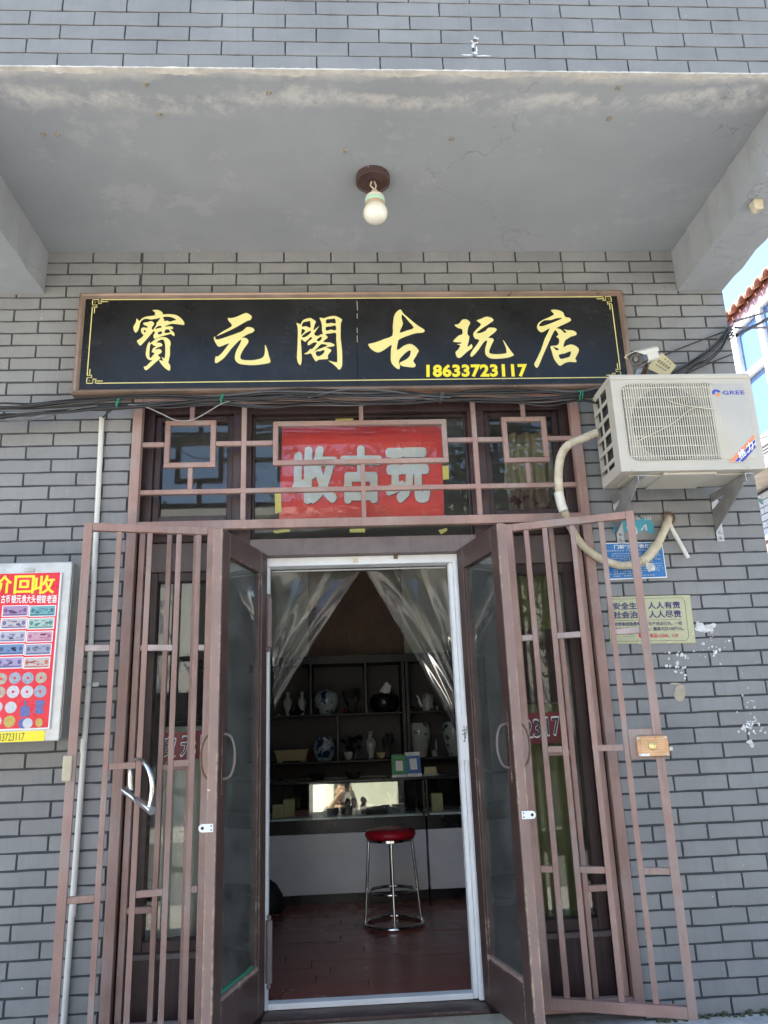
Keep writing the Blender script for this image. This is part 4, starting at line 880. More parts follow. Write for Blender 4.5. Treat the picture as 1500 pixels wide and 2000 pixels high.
j = fr_-ax*.09-uu*.031; e = Vector(PY(1262, 716, -.20)); e2 = Vector(PY(1257, 731, -.1)); B().tube([j, e], .006, 8).obj('pivot', 'cctv_black', cc); B().tube([e, e2], .013, 10).obj('arm', 'rust', cc, smooth=True)
B().tube([e2, Vector(PY(1252, 733, -.008))], .014, 10).obj('arm', 'steel', cc, smooth=True); B().lathe([(.032, 0), (.030, .012), (.02, .018)], PY(1250, 731, -.008), 16, axis=(0, -1, 0)).obj('base', 'galv', cc, smooth=True)
# the paper card hanging behind it
q = [PY(*p, -.06) for p in ((1293, 689), (1321, 714), (1303, 738), (1262, 718))]; f = quadmap([q[0], q[1], q[2], q[3]]); t = thing('paper_card', tuple(q[2]), 'tilted yellowed card with faint print behind the security camera', 'card')
b = B(); b.prism([tuple(f(0, 0)), tuple(f(1, 0)), tuple(f(1, 1)), tuple(f(0, 1))], (0, .001, 0)); b.obj('sheet', 'card', t)
b = B()
for k in range(3): rect(b, f, .32+.17*k, .40+.17*k, .10, .20, (0, -.0008, 0))
for k in range(5): rect(b, f, .15+.14*k, .26+.14*k, .32, .5, (0, -.0008, 0))
for k in range(5): rect(b, f, .2+.12*k, .29+.12*k, .6, .68, (0, -.0008, 0))
tag(b.obj('print', 'card_ink', t), kind='stuff')

# ------------------------------------------------------------------ cables
rc = random.Random(4)
base = [(-60, 812), (0, 803), (60, 800), (130, 793), (200, 789), (270, 787), (330, 785), (430, 781), (520, 778), (600, 777), (700, 777), (790, 776), (860, 776), (930, 774), (1010, 775), (1070, 774), (1130, 774), (1180, 770), (1230, 764)]
for k in range(11):
    o = (k-5)*2.5; mat = ('rubber', 'cable_grey', 'rubber', 'rubber', 'cable_grey')[k % 5]; pts = []
    for u, v in base:
        knot = min(abs(u-a) for a in (232, 434, 860, 1130))
        s = .35 if knot < 30 else 1.0
        pts.append(PY(u, v+o*s+rc.uniform(-3.5, 3.5)*s+(4*math.sin(u*.009+k)), -.115-.012*(k % 4)))
    thing1(B().tube(smoothpts(pts, 5), rc.choice((.0045, .0055, .0068)), 6), 'cable', mat, 'black cable strand in the bundle running under the shop sign', 'cable', 'cables bundled under the shop sign', smooth=True)
for pts, r, mat, lab in (([(250, 790), (285, 795), (315, 808), (345, 821), (375, 820), (400, 808), (430, 790), (450, 783)], .003, 'cable_pale', 'thin grey wire sagging in a loop over the left transom pane'),
                         ([(-60, 822), (0, 821), (40, 822), (90, 815), (140, 800), (190, 792)], .0035, 'cable_grey', 'loose grey cable sagging below the bundle at the left edge'),
                         ([(600, 777), (680, 760), (760, 764), (820, 772), (880, 776)], .0035, 'cable_grey', 'loose grey cable bowed up against the sign frame'),
                         ([(200, 816), (215, 803), (232, 793), (260, 788)], .004, 'rubber', 'short black cable entering the top of the white conduit')):
    thing1(B().tube(smoothpts([PY(u, v, -.15) for u, v in pts], 6), r, 6), 'cable', mat, lab, 'cable', smooth=True)
for u, v, col, lab in ((232, 790, 'green_tie', 'green tie round the cables near the white conduit'), (434, 781, 'green_tie', 'green tie round the cables over the left transom grille'), (1130, 774, 'green_tie', 'green tie round the cables beside the air conditioner'), (860, 776, 'cable_grey', 'grey wire tie round the cables below the phone number')):
    c = PY(u, v, -.135); b = B(); b.tube([c+np.array([.004*math.sin(3*a), .034*math.cos(a), .026*math.sin(a)]) for a in np.linspace(0, 6.28, 14, endpoint=False)], .0026, 5, close=True); b.tube([c+np.array([0, -.034, .0]), c+np.array([.012, -.04, .015]), c+np.array([.002, -.045, -.035])], .002, 5)
    thing1(b, 'cable_tie', col, lab, 'cable tie', 'ties round the cable bundle', smooth=True)
for k in range(6):
    o = (k-2.5)*4.6; yk = -.03-.013*(k % 3); pts = [PY(1240, 752+o, yk), PY(1290, 747+o, yk), PY(1330, 728+o*1.1, yk), PY(1356, 709+o*.7, yk), PY(1385, 692+o*1.1, yk), PY(1408, 670+o*1.1, yk), PY(1422, 648+o*.9, yk)]
    cnr = Vector((3.386, -.012, pts[-1][2]+.03)); pts.append(cnr); pts.append(Vector((3.384, .10, cnr.z+.01)))
    thing1(B().tube(smoothpts(pts, 5), .0048 if k % 2 else .0038, 6), 'cable', 'rubber' if k % 3 else 'cable_grey', 'black cable strand climbing from the camera to the wall corner', 'cable', 'cables by the wall corner', smooth=True)
for a, b_, lab in (([(1290, 697), (1350, 672), (1423, 645)], None, 'thin straight black cable from the security camera to the wall corner'), ([(1330, 735), (1380, 712), (1430, 692)], None, 'lower black cable bending round the wall corner')):
    thing1(B().tube(smoothpts([PY(u, v, -.03) for u, v in a], 5), .004, 6), 'cable', 'rubber', lab, 'cable', smooth=True)
for (u0, v0), (u1, v1), xx, lab in (((1420, 628), (1500, 600), 5.4, 'black overhead cable rising towards the tiled roof'), ((1424, 640), (1500, 634), 5.4, 'level black overhead cable crossing the blue windows'), ((1424, 655), (1540, 590), 5.4, 'thick black overhead cable crossing the white window rail'), ((1470, 862), (1540, 830), 5.4, 'thin black cable crossing the low blue pane')):
    p = Vector((3.41, .0, PY(u0, v0, 0)[2])) if u0 < 1450 else Vector(PX(u0, v0, 4.8)); q_ = Vector(PX(u1+(u1-u0), v1+(v1-v0), 4.6 if u0 < 1450 else 5.2)); mid = (p+q_)/2-Vector((0, 0, .02))
    thing1(B().tube(smoothpts([p, mid, q_], 8), .010 if 'thick' in lab else .007, 6), 'overhead_cable', 'rubber', lab, 'cable', smooth=True)

# ------------------------------------------------------------------ ceiling lamp
lc = PZ(728, 345, 3.68); lp = thing('ceiling_lamp', tuple(lc), 'unlit bare bulb hanging from a round brown ceiling rose', 'lamp')
B().lathe([(0.0779, -.0005), (0.0802, -.012), (0.0791, -.034), (0.0732, -.036), (0.0684, -.030), (0.0236, -.026), (0.0177, -.02)], lc, 32).obj('ceiling_rose', 'rose', lp, smooth=True)
b = B(); b.tube([lc+np.array([-.006, 0, -.026]), lc+np.array([-.012, .004, -.045]), lc+np.array([.0, .002, -.062]), lc+np.array([.004, 0, -.085])], .004, 6); b.tube([lc+np.array([.006, 0, -.026]), lc+np.array([.014, .0, -.05]), lc+np.array([.005, .0, -.085])], .0035, 6); b.obj('flex', 'lagging', lp, smooth=True)
hd = lc+np.array([.006, -.004, 0])
B().lathe([(0.0118, -.078), (0.0153, -.084), (0.0153, -.105), (0.0189, -.11)], hd, 16).obj('cord_grip', 'lagging', lp, smooth=True)
B().lathe([(0.0189, -.108), (0.0401, -.114), (0.0448, -.122), (0.0448, -.130)], hd, 24).obj('lampholder', 'bulb', lp, smooth=True)
B().lathe([(0.0448, -.130), (0.0454, -.131), (0.0454, -.150), (0.0448, -.151)], hd, 24).obj('holder_ring', 'bulb_green', lp, smooth=True)
B().lathe([(0.0448, -.151), (0.0448, -.163), (0.0425, -.166)], hd, 24).obj('bulb_collar', 'bulb_tan', lp, smooth=True)
B().lathe([(0.0425, -.165), (0.0472, -.172), (0.0543, -.186), (0.0566, -.200), (0.0543, -.216), (0.0448, -.234), (0.0283, -.246), (0.0094, -.250)], hd, 28).obj('bulb', 'bulb', lp, smooth=True, angle=180)

# ------------------------------------------------------------------ signs on the right pier
def quadbox(q, th, name, mat, parent):
    b = B(); b.prism([tuple(p) for p in q], (0, th, 0)); return b.obj(name, mat, parent)
def scribble(b, f, u0, u1, v, h, nrm, rng, gap=.012):
    """a line of print too small to read: one little cluster of strokes for each character"""
    u = u0; cw = h*.62
    while u+cw < u1:
        if rng.random() < .9:
            for _ in range(3):
                a = u+rng.uniform(0, cw*.25); c = u+cw*rng.uniform(.7, .95); vv = v+h*rng.uniform(.05, .8); rect(b, f, a, c, vv, vv+h*.16, nrm)
            x = u+cw*rng.uniform(.3, .6); rect(b, f, x, x+cw*.16, v+h*.08, v+h*.95, nrm)
        u += cw+gap
rng = random.Random(11)
q = [PY(*p, -.0105) for p in ((1179, 1061), (1293, 1058.5), (1303, 1128), (1186, 1132.5))]; f = quadmap(q); t = thing('blue_notice', tuple(f(.5, 1)), 'blue notice plate with white print behind the looping pipe', 'notice')
quadbox(q, .0025, 'border', 'paper_white', t); b = B(); rect(b, f, .012, .988, .02, .975, (0, -.0006, 0)); b.obj('plate', 'blue_sign', t)
b = B(); put_text(b, '门前"三包"责任制', f, .17, .86, .055, .165, (0, -.0012, 0), bold=.02); b.obj('heading', 'paper_white', t)
b = B(); rows = [(.04, .95, .20), (.12, .95, .285), (.10, .95, .345), (.10, .9, .405), (.1, .95, .46), (.1, .8, .52), (.08, .95, .585), (.12, .95, .65), (.12, .96, .71), (.12, .94, .77), (.06, .6, .835), (.12, .8, .895)]
for u0, u1, v in rows: scribble(b, f, u0, u1, v, .034, (0, -.0012, 0), rng, .006)
tag(b.obj('small_print', 'paper_white', t), kind='stuff')
q = [PY(*p, -.0105) for p in ((1186, 1166), (1347.5, 1162), (1359, 1256), (1192, 1258))]; f = quadmap(q); t = thing('safety_plaque', tuple(f(.5, 1)), 'pale green metal plaque with blue characters on the right pier', 'plaque')
quadbox(q, .003, 'plate', 'plaque', t)
b = B(); N_ = (0, -.0008, 0)
put_text(b, '安全生产 人人有责', f, .06, .865, .13, .275, N_, bold=.03); put_text(b, '社会治安 人人尽责', f, .06, .865, .315, .465, N_, bold=.03); b.obj('heading', 'navy', t)
b = B(); put_text(b, '举报事故隐患和安全生产违法行为，一经', f, .06, .865, .545, .625, N_, bold=.015); put_text(b, '查实，将按规定奖励，最高可达100万元。', f, .06, .875, .655, .735, N_, bold=.015); scribble(b, f, .16, .3, .80, .02, N_, rng, .004); scribble(b, f, .16, .3, .84, .02, N_, rng, .004); b.obj('body_text', 'navy', t)
b = B(); put_text(b, '电话:12345、110', f, .47, .80, .79, .88, N_, bold=.02); b.add([f(.36+.03*math.cos(a)*.8, .83+.05*math.sin(a))+np.array(N_) for a in np.linspace(0, 6.28, 14, endpoint=False)], [tuple(range(14))]); b.obj('phone_text', 'ink_red', t)
b = B()
for u0, u1, v0, v1 in ((.04, .88, .05, .056), (.04, .88, .94, .946), (.925, .929, .12, .88), (.08, .86, .505, .511)): rect(b, f, u0, u1, v0, v1, N_)
for pts in (((.88, .053), (.905, .07), (.908, .10), (.927, .12)), ((.927, .88), (.908, .90), (.905, .93), (.88, .943))):
    b.tube([f(u, v)+np.array((0, -.0006, 0)) for u, v in pts], .0007, 4)
b.obj('border', 'ink_dark', t)
# remains of a painted house number
def uv(px, py): w3 = PY(1170+px/9.375, 1000+py/9.375, -.0078); return (w3[0], w3[2])
t = thing('house_number', tuple(PY(1240, 1040, -.008)), 'torn teal painted house number above the blue notice', 'house number')
vs, fs = filled([[uv(*p) for p in ((265, 375), (262, 270), (300, 250), (330, 175), (420, 165), (500, 170), (640, 165), (700, 150), (790, 112), (870, 120), (950, 145), (965, 200), (985, 222), (1030, 240), (1000, 290), (1010, 350), (1022, 408), (960, 395), (890, 370), (850, 330), (800, 345), (745, 375), (640, 365), (560, 378), (470, 362), (400, 380), (330, 368))]])
b = B(); b.add([(x, -.0078, z) for x, z, _ in vs], fs); b.obj('teal_paint', 'teal', t)
b = B()
def wstroke(pts, w_):
    P3 = [np.array([uv(*p)[0], -.0084, uv(*p)[1]]) for p in pts]
    for i in range(len(P3)-1): b.bar(P3[i], P3[i+1], .0006, w_, up=tuple(np.cross(P3[i+1]-P3[i], (0, -1, 0))/np.linalg.norm(P3[i+1]-P3[i])))
for s, w_ in (([(330, 300), (400, 255)], .007), ([(405, 245), (408, 380)], .007), ([(500, 300), (530, 250)], .006), ([(650, 265), (690, 330), (690, 405)], .007), ([(770, 335), (850, 230)], .006), ([(855, 230), (868, 335)], .007), ([(320, 150), (440, 150)], .004), ([(645, 100), (645, 165)], .003), ([(665, 110), (750, 108)], .003), ([(675, 135), (760, 130)], .003), ([(690, 155), (735, 120)], .003), ([(825, 95), (860, 90)], .003), ([(845, 95), (845, 155)], .003), ([(875, 100), (925, 98)], .003), ([(900, 80), (900, 140)], .003), ([(870, 135), (930, 130)], .003), ([(945, 80), (945, 140)], .003)): wstroke(s, w_)
b.obj('white_stencil', 'paint_white', t)

# ------------------------------------------------------------------ poster box on the left pier
pb = thing('poster_box', (-.45, -.1, 1.2), 'galvanised metal box carrying the red coin poster on the left wall', 'box')
bxr = .082; B().box(-1.05, bxr, -.20, -.0075, 1.205, 1.971).obj('casing', 'galv', pb, bevel=.006, seg=2)
B().box(bxr+.0005, bxr+.0025, -.19, -.02, 1.22, 1.965).obj('side_panel', 'galv_side', pb)
b = B().box(PY(48, 1111, -.2)[0], PY(68, 1111, -.2)[0], -.205, -.2005, PY(58, 1117, -.2)[2], PY(58, 1110, -.2)[2]); b.obj('latch', 'steel', pb, bevel=.001)
po = thing('coin_poster', (-.4, -.21, 1.25), 'red poster of banknotes and coins with yellow characters', 'poster')
B().box(-1.0, float(PY(121, 1125, -.208)[0]), -.212, -.2005, float(PY(60, 1425, -.21)[2]), float(PY(60, 1119, -.21)[2])).obj('backing', 'white', po, bevel=.002)
f = quadmap([PY(*p, -.2125) for p in ((0, 1119), (118, 1118), (88, 1420), (-30, 1425))])
q0 = [PY(*p, -.2122) for p in ((118, 1118), (88, 1421))]; b = B(); zt, zb_ = float(q0[0][2]), float(q0[1][2]); xr = float(q0[0][0]); b.add([(-.98, -.2124, zt), (xr, -.2124, zt), (xr, -.2124, zb_), (-.98, -.2124, zb_)], [(0, 1, 2, 3)]); b.obj('sheet', 'red_poster', po)
PP = lambda px, py: PY(px, py, -.2127)
def pq4(x0, y0, x1, y1, sl=-.0055):              # upright rectangle on the poster from photo pixels (of the 5x crop)
    a, c = PP(x0/5, 1080+y0/5), PP(x1/5, 1080+y1/5); return quadmap([(a[0], -.2127, a[2]), (c[0], -.2127, a[2]), (c[0], -.2127, c[2]), (a[0], -.2127, c[2])])
b = B()
for ch, x0, x1 in (('价', -70, 105), ('回', 150, 325), ('收', 345, 525)): put_text(b, ch, pq4(x0, 225, x1, 392), 0, 1, 0, 1, (0, -.0004, 0), bold=.022)
b.obj('heading', 'yellow', po)
b = B()
for s, x0, x1 in (('古币', 15, 95), ('银元', 115, 205), ('袁大头', 218, 345), ('银锭', 362, 447), ('老酒', 462, 550)): put_text(b, s, pq4(x0, 412, x1, 488), 0, 1, 0, 1, (0, -.0004, 0), bold=.02)
b.obj('subheading', 'paper_white', po)
NC = [((.34, .22, .36), (.14, .34, .36)), ((.45, .42, .42), (.35, .46, .40)), ((.42, .40, .44), (.50, .30, .36)), ((.13, .22, .38), (.28, .30, .38)), ((.32, .28, .42), (.50, .42, .40))]
NI = [((.14, .08, .2), (.04, .14, .18)), ((.15, .12, .28), (.06, .22, .2)), ((.16, .15, .3), (.4, .1, .2)), ((.05, .08, .2), (.1, .12, .22)), ((.12, .08, .25), (.45, .12, .06))]
ys = [(515, 617), (637, 740), (765, 868), (890, 995), (1020, 1125)]
for r, (y0, y1) in enumerate(ys):
    for c in range(2):
        x0, x1 = ((25, 275), (290, 540))[c]; sh_ = -12*r; x0 += sh_-2*r; x1 += sh_-2*r
        fN = pq4(x0, y0, x1, y1); nm = 'note_%d_%d' % (r, c); pm(nm, NC[r][c], .5, var=.06); pm(nm+'i', NI[r][c], .5, var=.15, vs=60)
        b = B(); rect(b, fN, 0, 1, 0, 1, (0, -.0003, 0)); k = b.obj('banknote_print', 'paper_white', po)
        b = B(); rect(b, fN, .03, .97, .06, .94, (0, -.0006, 0)); b.obj('field', nm, k)
        b = B(); rr = random.Random(r*2+c)
        rect(b, fN, .06, .94, .78, .88, (0, -.0009, 0))
        for _ in range(9): u = rr.uniform(.3, .75); v = rr.uniform(.25, .7); rect(b, fN, u-rr.uniform(.02, .1), u+rr.uniform(.02, .1), v-.04, v+rr.uniform(.02, .08), (0, -.0009, 0))
        for u in (.14, .86): b.add([fN(u+.07*math.cos(a), .45+.2*math.sin(a))+np.array((0, -.0009, 0)) for a in np.linspace(0, 6.28, 10, endpoint=False)], [tuple(range(10))])
        b.obj('ink', nm+'i', k)
pm('coin_a', (.42, .36, .28), .45, var=.3, vs=90); pm('coin_b', (.30, .34, .40), .45, var=.35, vs=90); pm('coin_c', (.50, .36, .08), .4, var=.25, vs=90); pm('coin_d', (.10, .13, .34), .45, var=.3, vs=90); pm('coin_e', (.52, .53, .55), .4, var=.15, vs=90)
for cx_, cy_, r_, m_, hole in ((10, 1230, 58, 'coin_a', 1), (145, 1222, 58, 'coin_b', 1), (272, 1222, 58, 'coin_b', 1), (402, 1218, 56, 'coin_a', 1), (-5, 1360, 58, 'coin_a', 1), (127, 1356, 62, 'coin_e', 1), (264, 1356, 62, 'coin_e', 1), (393, 1352, 62, 'coin_b', 1), (-30, 1505, 55, 'coin_e', 0), (105, 1508, 57, 'coin_e', 0), (-40, 1645, 55, 'coin_e', 0), (92, 1645, 58, 'coin_c', 0), (230, 1663, 52, 'coin_d', 0), (270, 1663, 50, 'coin_e', 0), (380, 1650, 36, 'coin_c', 0), (382, 1665, 34, 'coin_c', 0)):
    b = B(); c = PP(cx_/5, 1080+cy_/5)+np.array((0, -.0006*(cx_ in (270, 382)), 0)); rr_ = abs(PP((cx_+r_)/5, 1080+cy_/5)[0]-c[0]); b.lathe([(rr_, 0), (rr_*.95, .0008), (rr_*.8, .0004)], c, 18, axis=(0, -1, 0)); k = b.obj('coin_print', m_, po)
    if hole: b = B(); s = rr_*.2; b.box(c[0]-s, c[0]+s, c[1]-.0013, c[1]-.0009, c[2]-s, c[2]+s); b.obj('square_hole', 'red_poster', k)
b = B(); vs, fs = filled([[(PP(x/5, 1080+y/5)[0], PP(x/5, 1080+y/5)[2]) for x, y in ((235, 1440), (258, 1440), (258, 1495), (290, 1495), (288, 1595), (195, 1598), (200, 1500), (232, 1497))]]); b.add([(x, -.2132, z) for x, z, _ in vs], fs); b.obj('spade_coin_print', 'coin_d', po)
b = B(); vs, fs = filled([[(PP(x/5, 1080+y/5)[0], PP(x/5, 1080+y/5)[2]) for x, y in ((345, 1445), (380, 1435), (435, 1440), (435, 1480), (412, 1500), (430, 1555), (395, 1575), (335, 1560), (350, 1500))]]); b.add([(x, -.2132, z) for x, z, _ in vs], fs); b.obj('ingot_print', 'coin_d', po)
ys_ = thing('yellow_label', tuple(PY(20, 1446, -.2)), 'yellow strip with handwritten phone digits below the coin poster', 'label')
a, c = PY(88, 1427, -.2015), PY(87, 1447, -.2015); b = B(); b.box(-.6, float(a[0]), -.2022, -.2008, float(c[2]), float(a[2])); b.obj('strip', 'yellow', ys_)
b = B(); put_text(b, '33723117', pq4(-20, 1765, 225, 1830), 0, 1, 0, 1, (0, .0098, 0)); b.obj('handwriting', 'ink_grey', ys_)

# ------------------------------------------------------------------ white conduit
cn = thing('conduit', tuple(PY(127, 1990, -.02)), 'white plastic conduit running up the left wall behind the gate', 'conduit')
pt = [Vector(PY(199, 816, -.022)), Vector((.131, -.022, 1.46)), Vector((.121, -.022, .01))]
B().tube(pt, .0125, 12).obj('pipe', 'conduit', cn, smooth=True)
for z in (1.15, .50): B().tube([Vector((.127, -.022, z)), Vector((.127, -.022, z+.06))], .0145, 12).obj('coupler', 'conduit', cn, smooth=True)
zc_ = float(PY(172, 1337, -.02)[2]); b = B(); b.tube([Vector((.130, -.022, zc_-.01)), Vector((.130, -.022, zc_+.01))], .0142, 12); b.box(.143, .171, -.0105, -.0078, zc_-.009, zc_+.009); b.obj('clip', 'galv', cn)

# ------------------------------------------------------------------ inside: counters
FZ = .0855
def counter(x0, x1, label):
    t = thing('display_counter', ((x0+x1)/2, 2.29, FZ), label, 'counter', 'glass display counters'); y0, y1 = 2.065, 2.52
    Z1, Z2, Z3, Z4 = .148, .528, .617, .848
    B().box(x0, x1, y0+.03, y1, FZ, Z1).obj('plinth', 'counter_black', t); B().box(x0+.002, x1-.002, y0+.004, y1-.002, Z1+.0005, Z2-.0005).obj('front_panel', 'counter_white', t, bevel=.003)
    B().box(x0, x1, y0, y1, Z2, Z3).obj('black_band', 'counter_black', t, bevel=.003)
    B().box(x0+.02, x1-.02, y0+.012, y1-.02, Z3+.0002, Z3+.012).obj('case_floor', 'counter_white', t)
    B().box(x0+.003, x1-.003, y0+.003, y0+.009, Z3+.0005, Z4-.001).obj('front_glass', 'glass_clear', t)
    b = B(); dy = .06*(Z4-Z3)                              # mirror leaning back a little
    b.add([(x0+.012, y1-.04, Z3+.0125), (x1-.012, y1-.04, Z3+.0125), (x1-.012, y1-.04+dy, Z4-.003), (x0+.012, y1-.04+dy, Z4-.003)]+[(x0+.012, y1-.034, Z3+.0125), (x1-.012, y1-.034, Z3+.0125), (x1-.012, y1-.034+dy, Z4-.003), (x0+.012, y1-.034+dy, Z4-.003)], [(0, 1, 2, 3), (7, 6, 5, 4), (0, 4, 5, 1), (2, 6, 7, 3), (1, 5, 6, 2), (0, 3, 7, 4)]); b.obj('mirror_back', 'mirror', t)
    for x in (x0+.006, x1-.006): B().box(x-.006, x+.006, y0+.0005, y0+.0028, Z3+.0005, Z4-.0005).obj('corner_strip', 'counter_black', t)
    B().box(x0, x1, y0, y1, Z4, Z4+.008).obj('top_glass', 'glass_clear', t)
    for ya, yb in ((y0-.004, y0+.02), (y1-.02, y1+.003)): B().box(x0-.001, x1+.001, ya, yb, Z4+.0082, Z4+.02).obj('top_rail', 'counter_black', t, bevel=.002)
    B().box(x0+.02, x1-.02, y0+.24, y1-.021, Z4+.0085, Z4+.011).obj('top_mat', 'counter_black', t)
    return t
counter(.2, 1.815, 'long glass display counter behind the stool'); counter(1.825, 2.9, 'second glass display counter against the white jamb')
rI = random.Random(5)
# small wares in the case
for k, (px, kind) in enumerate(((545, 'box'), (565, 'box'), (585, 'tray'), (640, 'lump'), (655, 'lump'), (668, 'lump'), (680, 'head'), (692, 'head'), (712, 'head'), (735, 'tray'), (760, 'cup'), (782, 'cup'), (800, 'lump'), (855, 'box'), (880, 'tray'))):
    c = PY(px, 1593, 2.22); x = float(c[0]); z = .6295; b = B(); y = 2.17+.05*(k % 3)
    if kind == 'box': b.box(x-.04, x+.04, y-.03, y+.03, z, z+.09+.03*(k % 2)); o = thing1(b, 'display_box', 'card', ('tall tan box standing at the left end of the case', 'shorter tan box beside the left end of the case')[k] if k < 2 else 'tan box lying in the second display counter', 'box', bevel=.004)
    elif kind == 'tray': b.box(x-.07, x+.07, y-.04, y+.04, z, z+.02); b.box(x-.062, x+.062, y-.032, y+.032, z+.0201, z+.035); thing1(b, 'trinket_tray', 'red_dark' if k == 2 else 'rootwood', {2: 'dark red tray in the left of the display case', 9: 'dark wooden tray in the middle of the display case', 14: 'dark wooden tray in the second display counter'}[k], 'tray')
    elif kind == 'lump': b.lathe([(.03, 0), (.04, .012), (.03, .028), (.01, .034)], (x, y, z), 10, sx=1.1); thing1(b, 'carved_stone', 'rockdark', {3: 'leftmost dark carved stone in the display case', 4: 'second dark carved stone in the display case', 5: 'dark carved stone beside the little figures', 12: 'dark carved stone beside the silver cups'}[k], 'stone', smooth=True)
    elif kind == 'head': b.lathe([(.022, 0), (.026, .02), (.014, .05), (.010, .06), (.018, .072), (.020, .086), (.012, .10), (.003, .104)], (x, y, z), 12); thing1(b, 'figurine', 'curtain_floral', {6: 'little wooden figure nearest the carved stones in the case', 7: 'short middle wooden figure in the case', 8: 'little wooden figure nearest the silver cups in the case'}[k], 'figurine', smooth=True)
    else: b.lathe([(.015, 0), (.02, .004), (.034, .03), (.036, .04), (.033, .04), (.018, .012)], (x, y, z), 16); thing1(b, 'silver_cup', 'steel', {10: 'silver cup on the left of the pair in the case', 11: 'silver cup on the right of the pair in the case'}[k], 'cup', smooth=True)
# stands on the counter (their codes left out), card holder
CT = .8685
def cardstand(quad, y, mat, label, top):
    q = [PY(*p, y) for p in quad]; q[2][2] = q[3][2] = CT; t = thing('payment_stand', tuple((q[2]+q[3])/2), label, 'stand'); f = quadmap(q)
    b = B(); b.prism([tuple(p) for p in q], (0, .006, 0)); b.obj('board', mat, t)
    b = B(); rect(b, f, .27, .75, .27, .72, (0, -.001, 0)); b.obj('white_square', 'paper_white', t)
    b = B(); rect(b, f, .0, 1, .88, .99, (0, -.001, 0)); b.obj('footer', 'paper_white', t)
    if top: b = B(); rect(b, f, 0, 1, .0, .15, (0, -.001, 0)); b.obj('header', 'paper_white', t)
    b = B(); rng_ = random.Random(3); scribble(b, f, .2, .8, .1 if not top else .05, .06, (0, -.0018, 0), rng_, .01); scribble(b, f, .3, .75, .91, .05, (0, -.0018, 0), rng_, .01); tag(b.obj('small_print', 'ink_grey' if top else 'cream', t), kind='stuff')
    b = B(); b.box(float(q[3][0]), float(q[2][0]), y-.01, y+.05, CT-.001, CT+.002); b.obj('foot', 'paper_white', t)
cardstand(((764, 1474), (793, 1474), (795, 1516), (766, 1518)), 2.16, 'green_card', 'green payment stand on the glass counter', False)
cardstand(((790, 1470), (819, 1468), (824, 1512), (796, 1514)), 2.19, 'blue_card', 'blue and white payment stand on the glass counter', True)
t = thing('card_holder', (1.9, 2.18, CT), 'small cream business card holder on the glass counter', 'card holder')
c0 = PY(826, 1516, 2.18); c1 = PY(857, 1514, 2.18); B().box(c0[0], c1[0], 2.16, 2.21, CT, CT+.014).obj('tray', 'ceramic_w', t, bevel=.003); b = B(); b.prism([(c0[0]+.01, 2.175, CT+.0142), (c1[0]-.012, 2.175, CT+.0142), (c1[0]-.016, 2.195, CT+.06), (c0[0]+.016, 2.195, CT+.06)], (0, .01, 0)); b.obj('cards', 'card', t)
for px, mat, lab, w_ in ((620, 'rockdark', 'dark bowl standing on the left of the counter top', .07), (690, 'rootwood', 'low dark dish standing on the middle of the counter top', .06)):
    c = PY(px, 1515, 2.4); b = B(); b.lathe([(w_*.6, 0), (w_*.7, .01), (w_, .045), (w_*.97, .05), (w_*.5, .02)], (float(c[0]), 2.4, .8595), 18); thing1(b, 'bowl', mat, lab, 'bowl', smooth=True)

c = PZ(530, 1772, FZ); b = B(); b.lathe([(.10, 0), (.11, .03), (.095, .10), (.06, .16), (.02, .19)], (float(c[0])-.02, float(c[1])-.12, FZ+.0005), 16, sx=1.1)
thing1(b, 'black_bag', 'dark', 'black bag slumped on the floor at the left foot of the counter', 'bag', smooth=True)
# stool
sy = 1.43; sx = float(PY(770, 1806, sy)[0]); top = float(PY(765, 1622, sy)[2]); sxt = float(PY(762, 1622, sy)[0])
stl = thing('bar_stool', (sx, sy, FZ), 'round stool with red padded seat and chrome legs', 'stool')
B().lathe([(.142, top-.04), (.152, top-.03), (.156, top-.016), (.150, top+.002), (.11, top+.011), (.03, top+.014)], (sxt, sy, 0), 36).obj('seat', 'red_seat', stl, smooth=True, angle=180)
B().lathe([(.140, top-.056), (.147, top-.054), (.147, top-.041), (.140, top-.0405)], (sxt, sy, 0), 36).obj('seat_rim', 'chrome', stl, smooth=True)
ring = lambda r, z, x0: [(x0+r*math.cos(a), sy+r*math.sin(a), z) for a in np.linspace(0, 2*math.pi, 48, endpoint=False)]
B().tube(ring(.172, FZ+.012, sx), .0115, 10, close=True).obj('base_ring', 'chrome', stl, smooth=True)
B().tube(ring(.140, FZ+.185, sx-.004), .0095, 10, close=True).obj('foot_ring', 'chrome', stl, smooth=True)
for a in (-1.6, .22, 2.95, 1.55): B().tube([(sxt+.134*math.cos(a), sy+.134*math.sin(a), top-.05), (sx+.171*math.cos(a), sy+.171*math.sin(a), FZ+.014)], .0098, 10).obj('leg', 'chrome', stl, smooth=True)

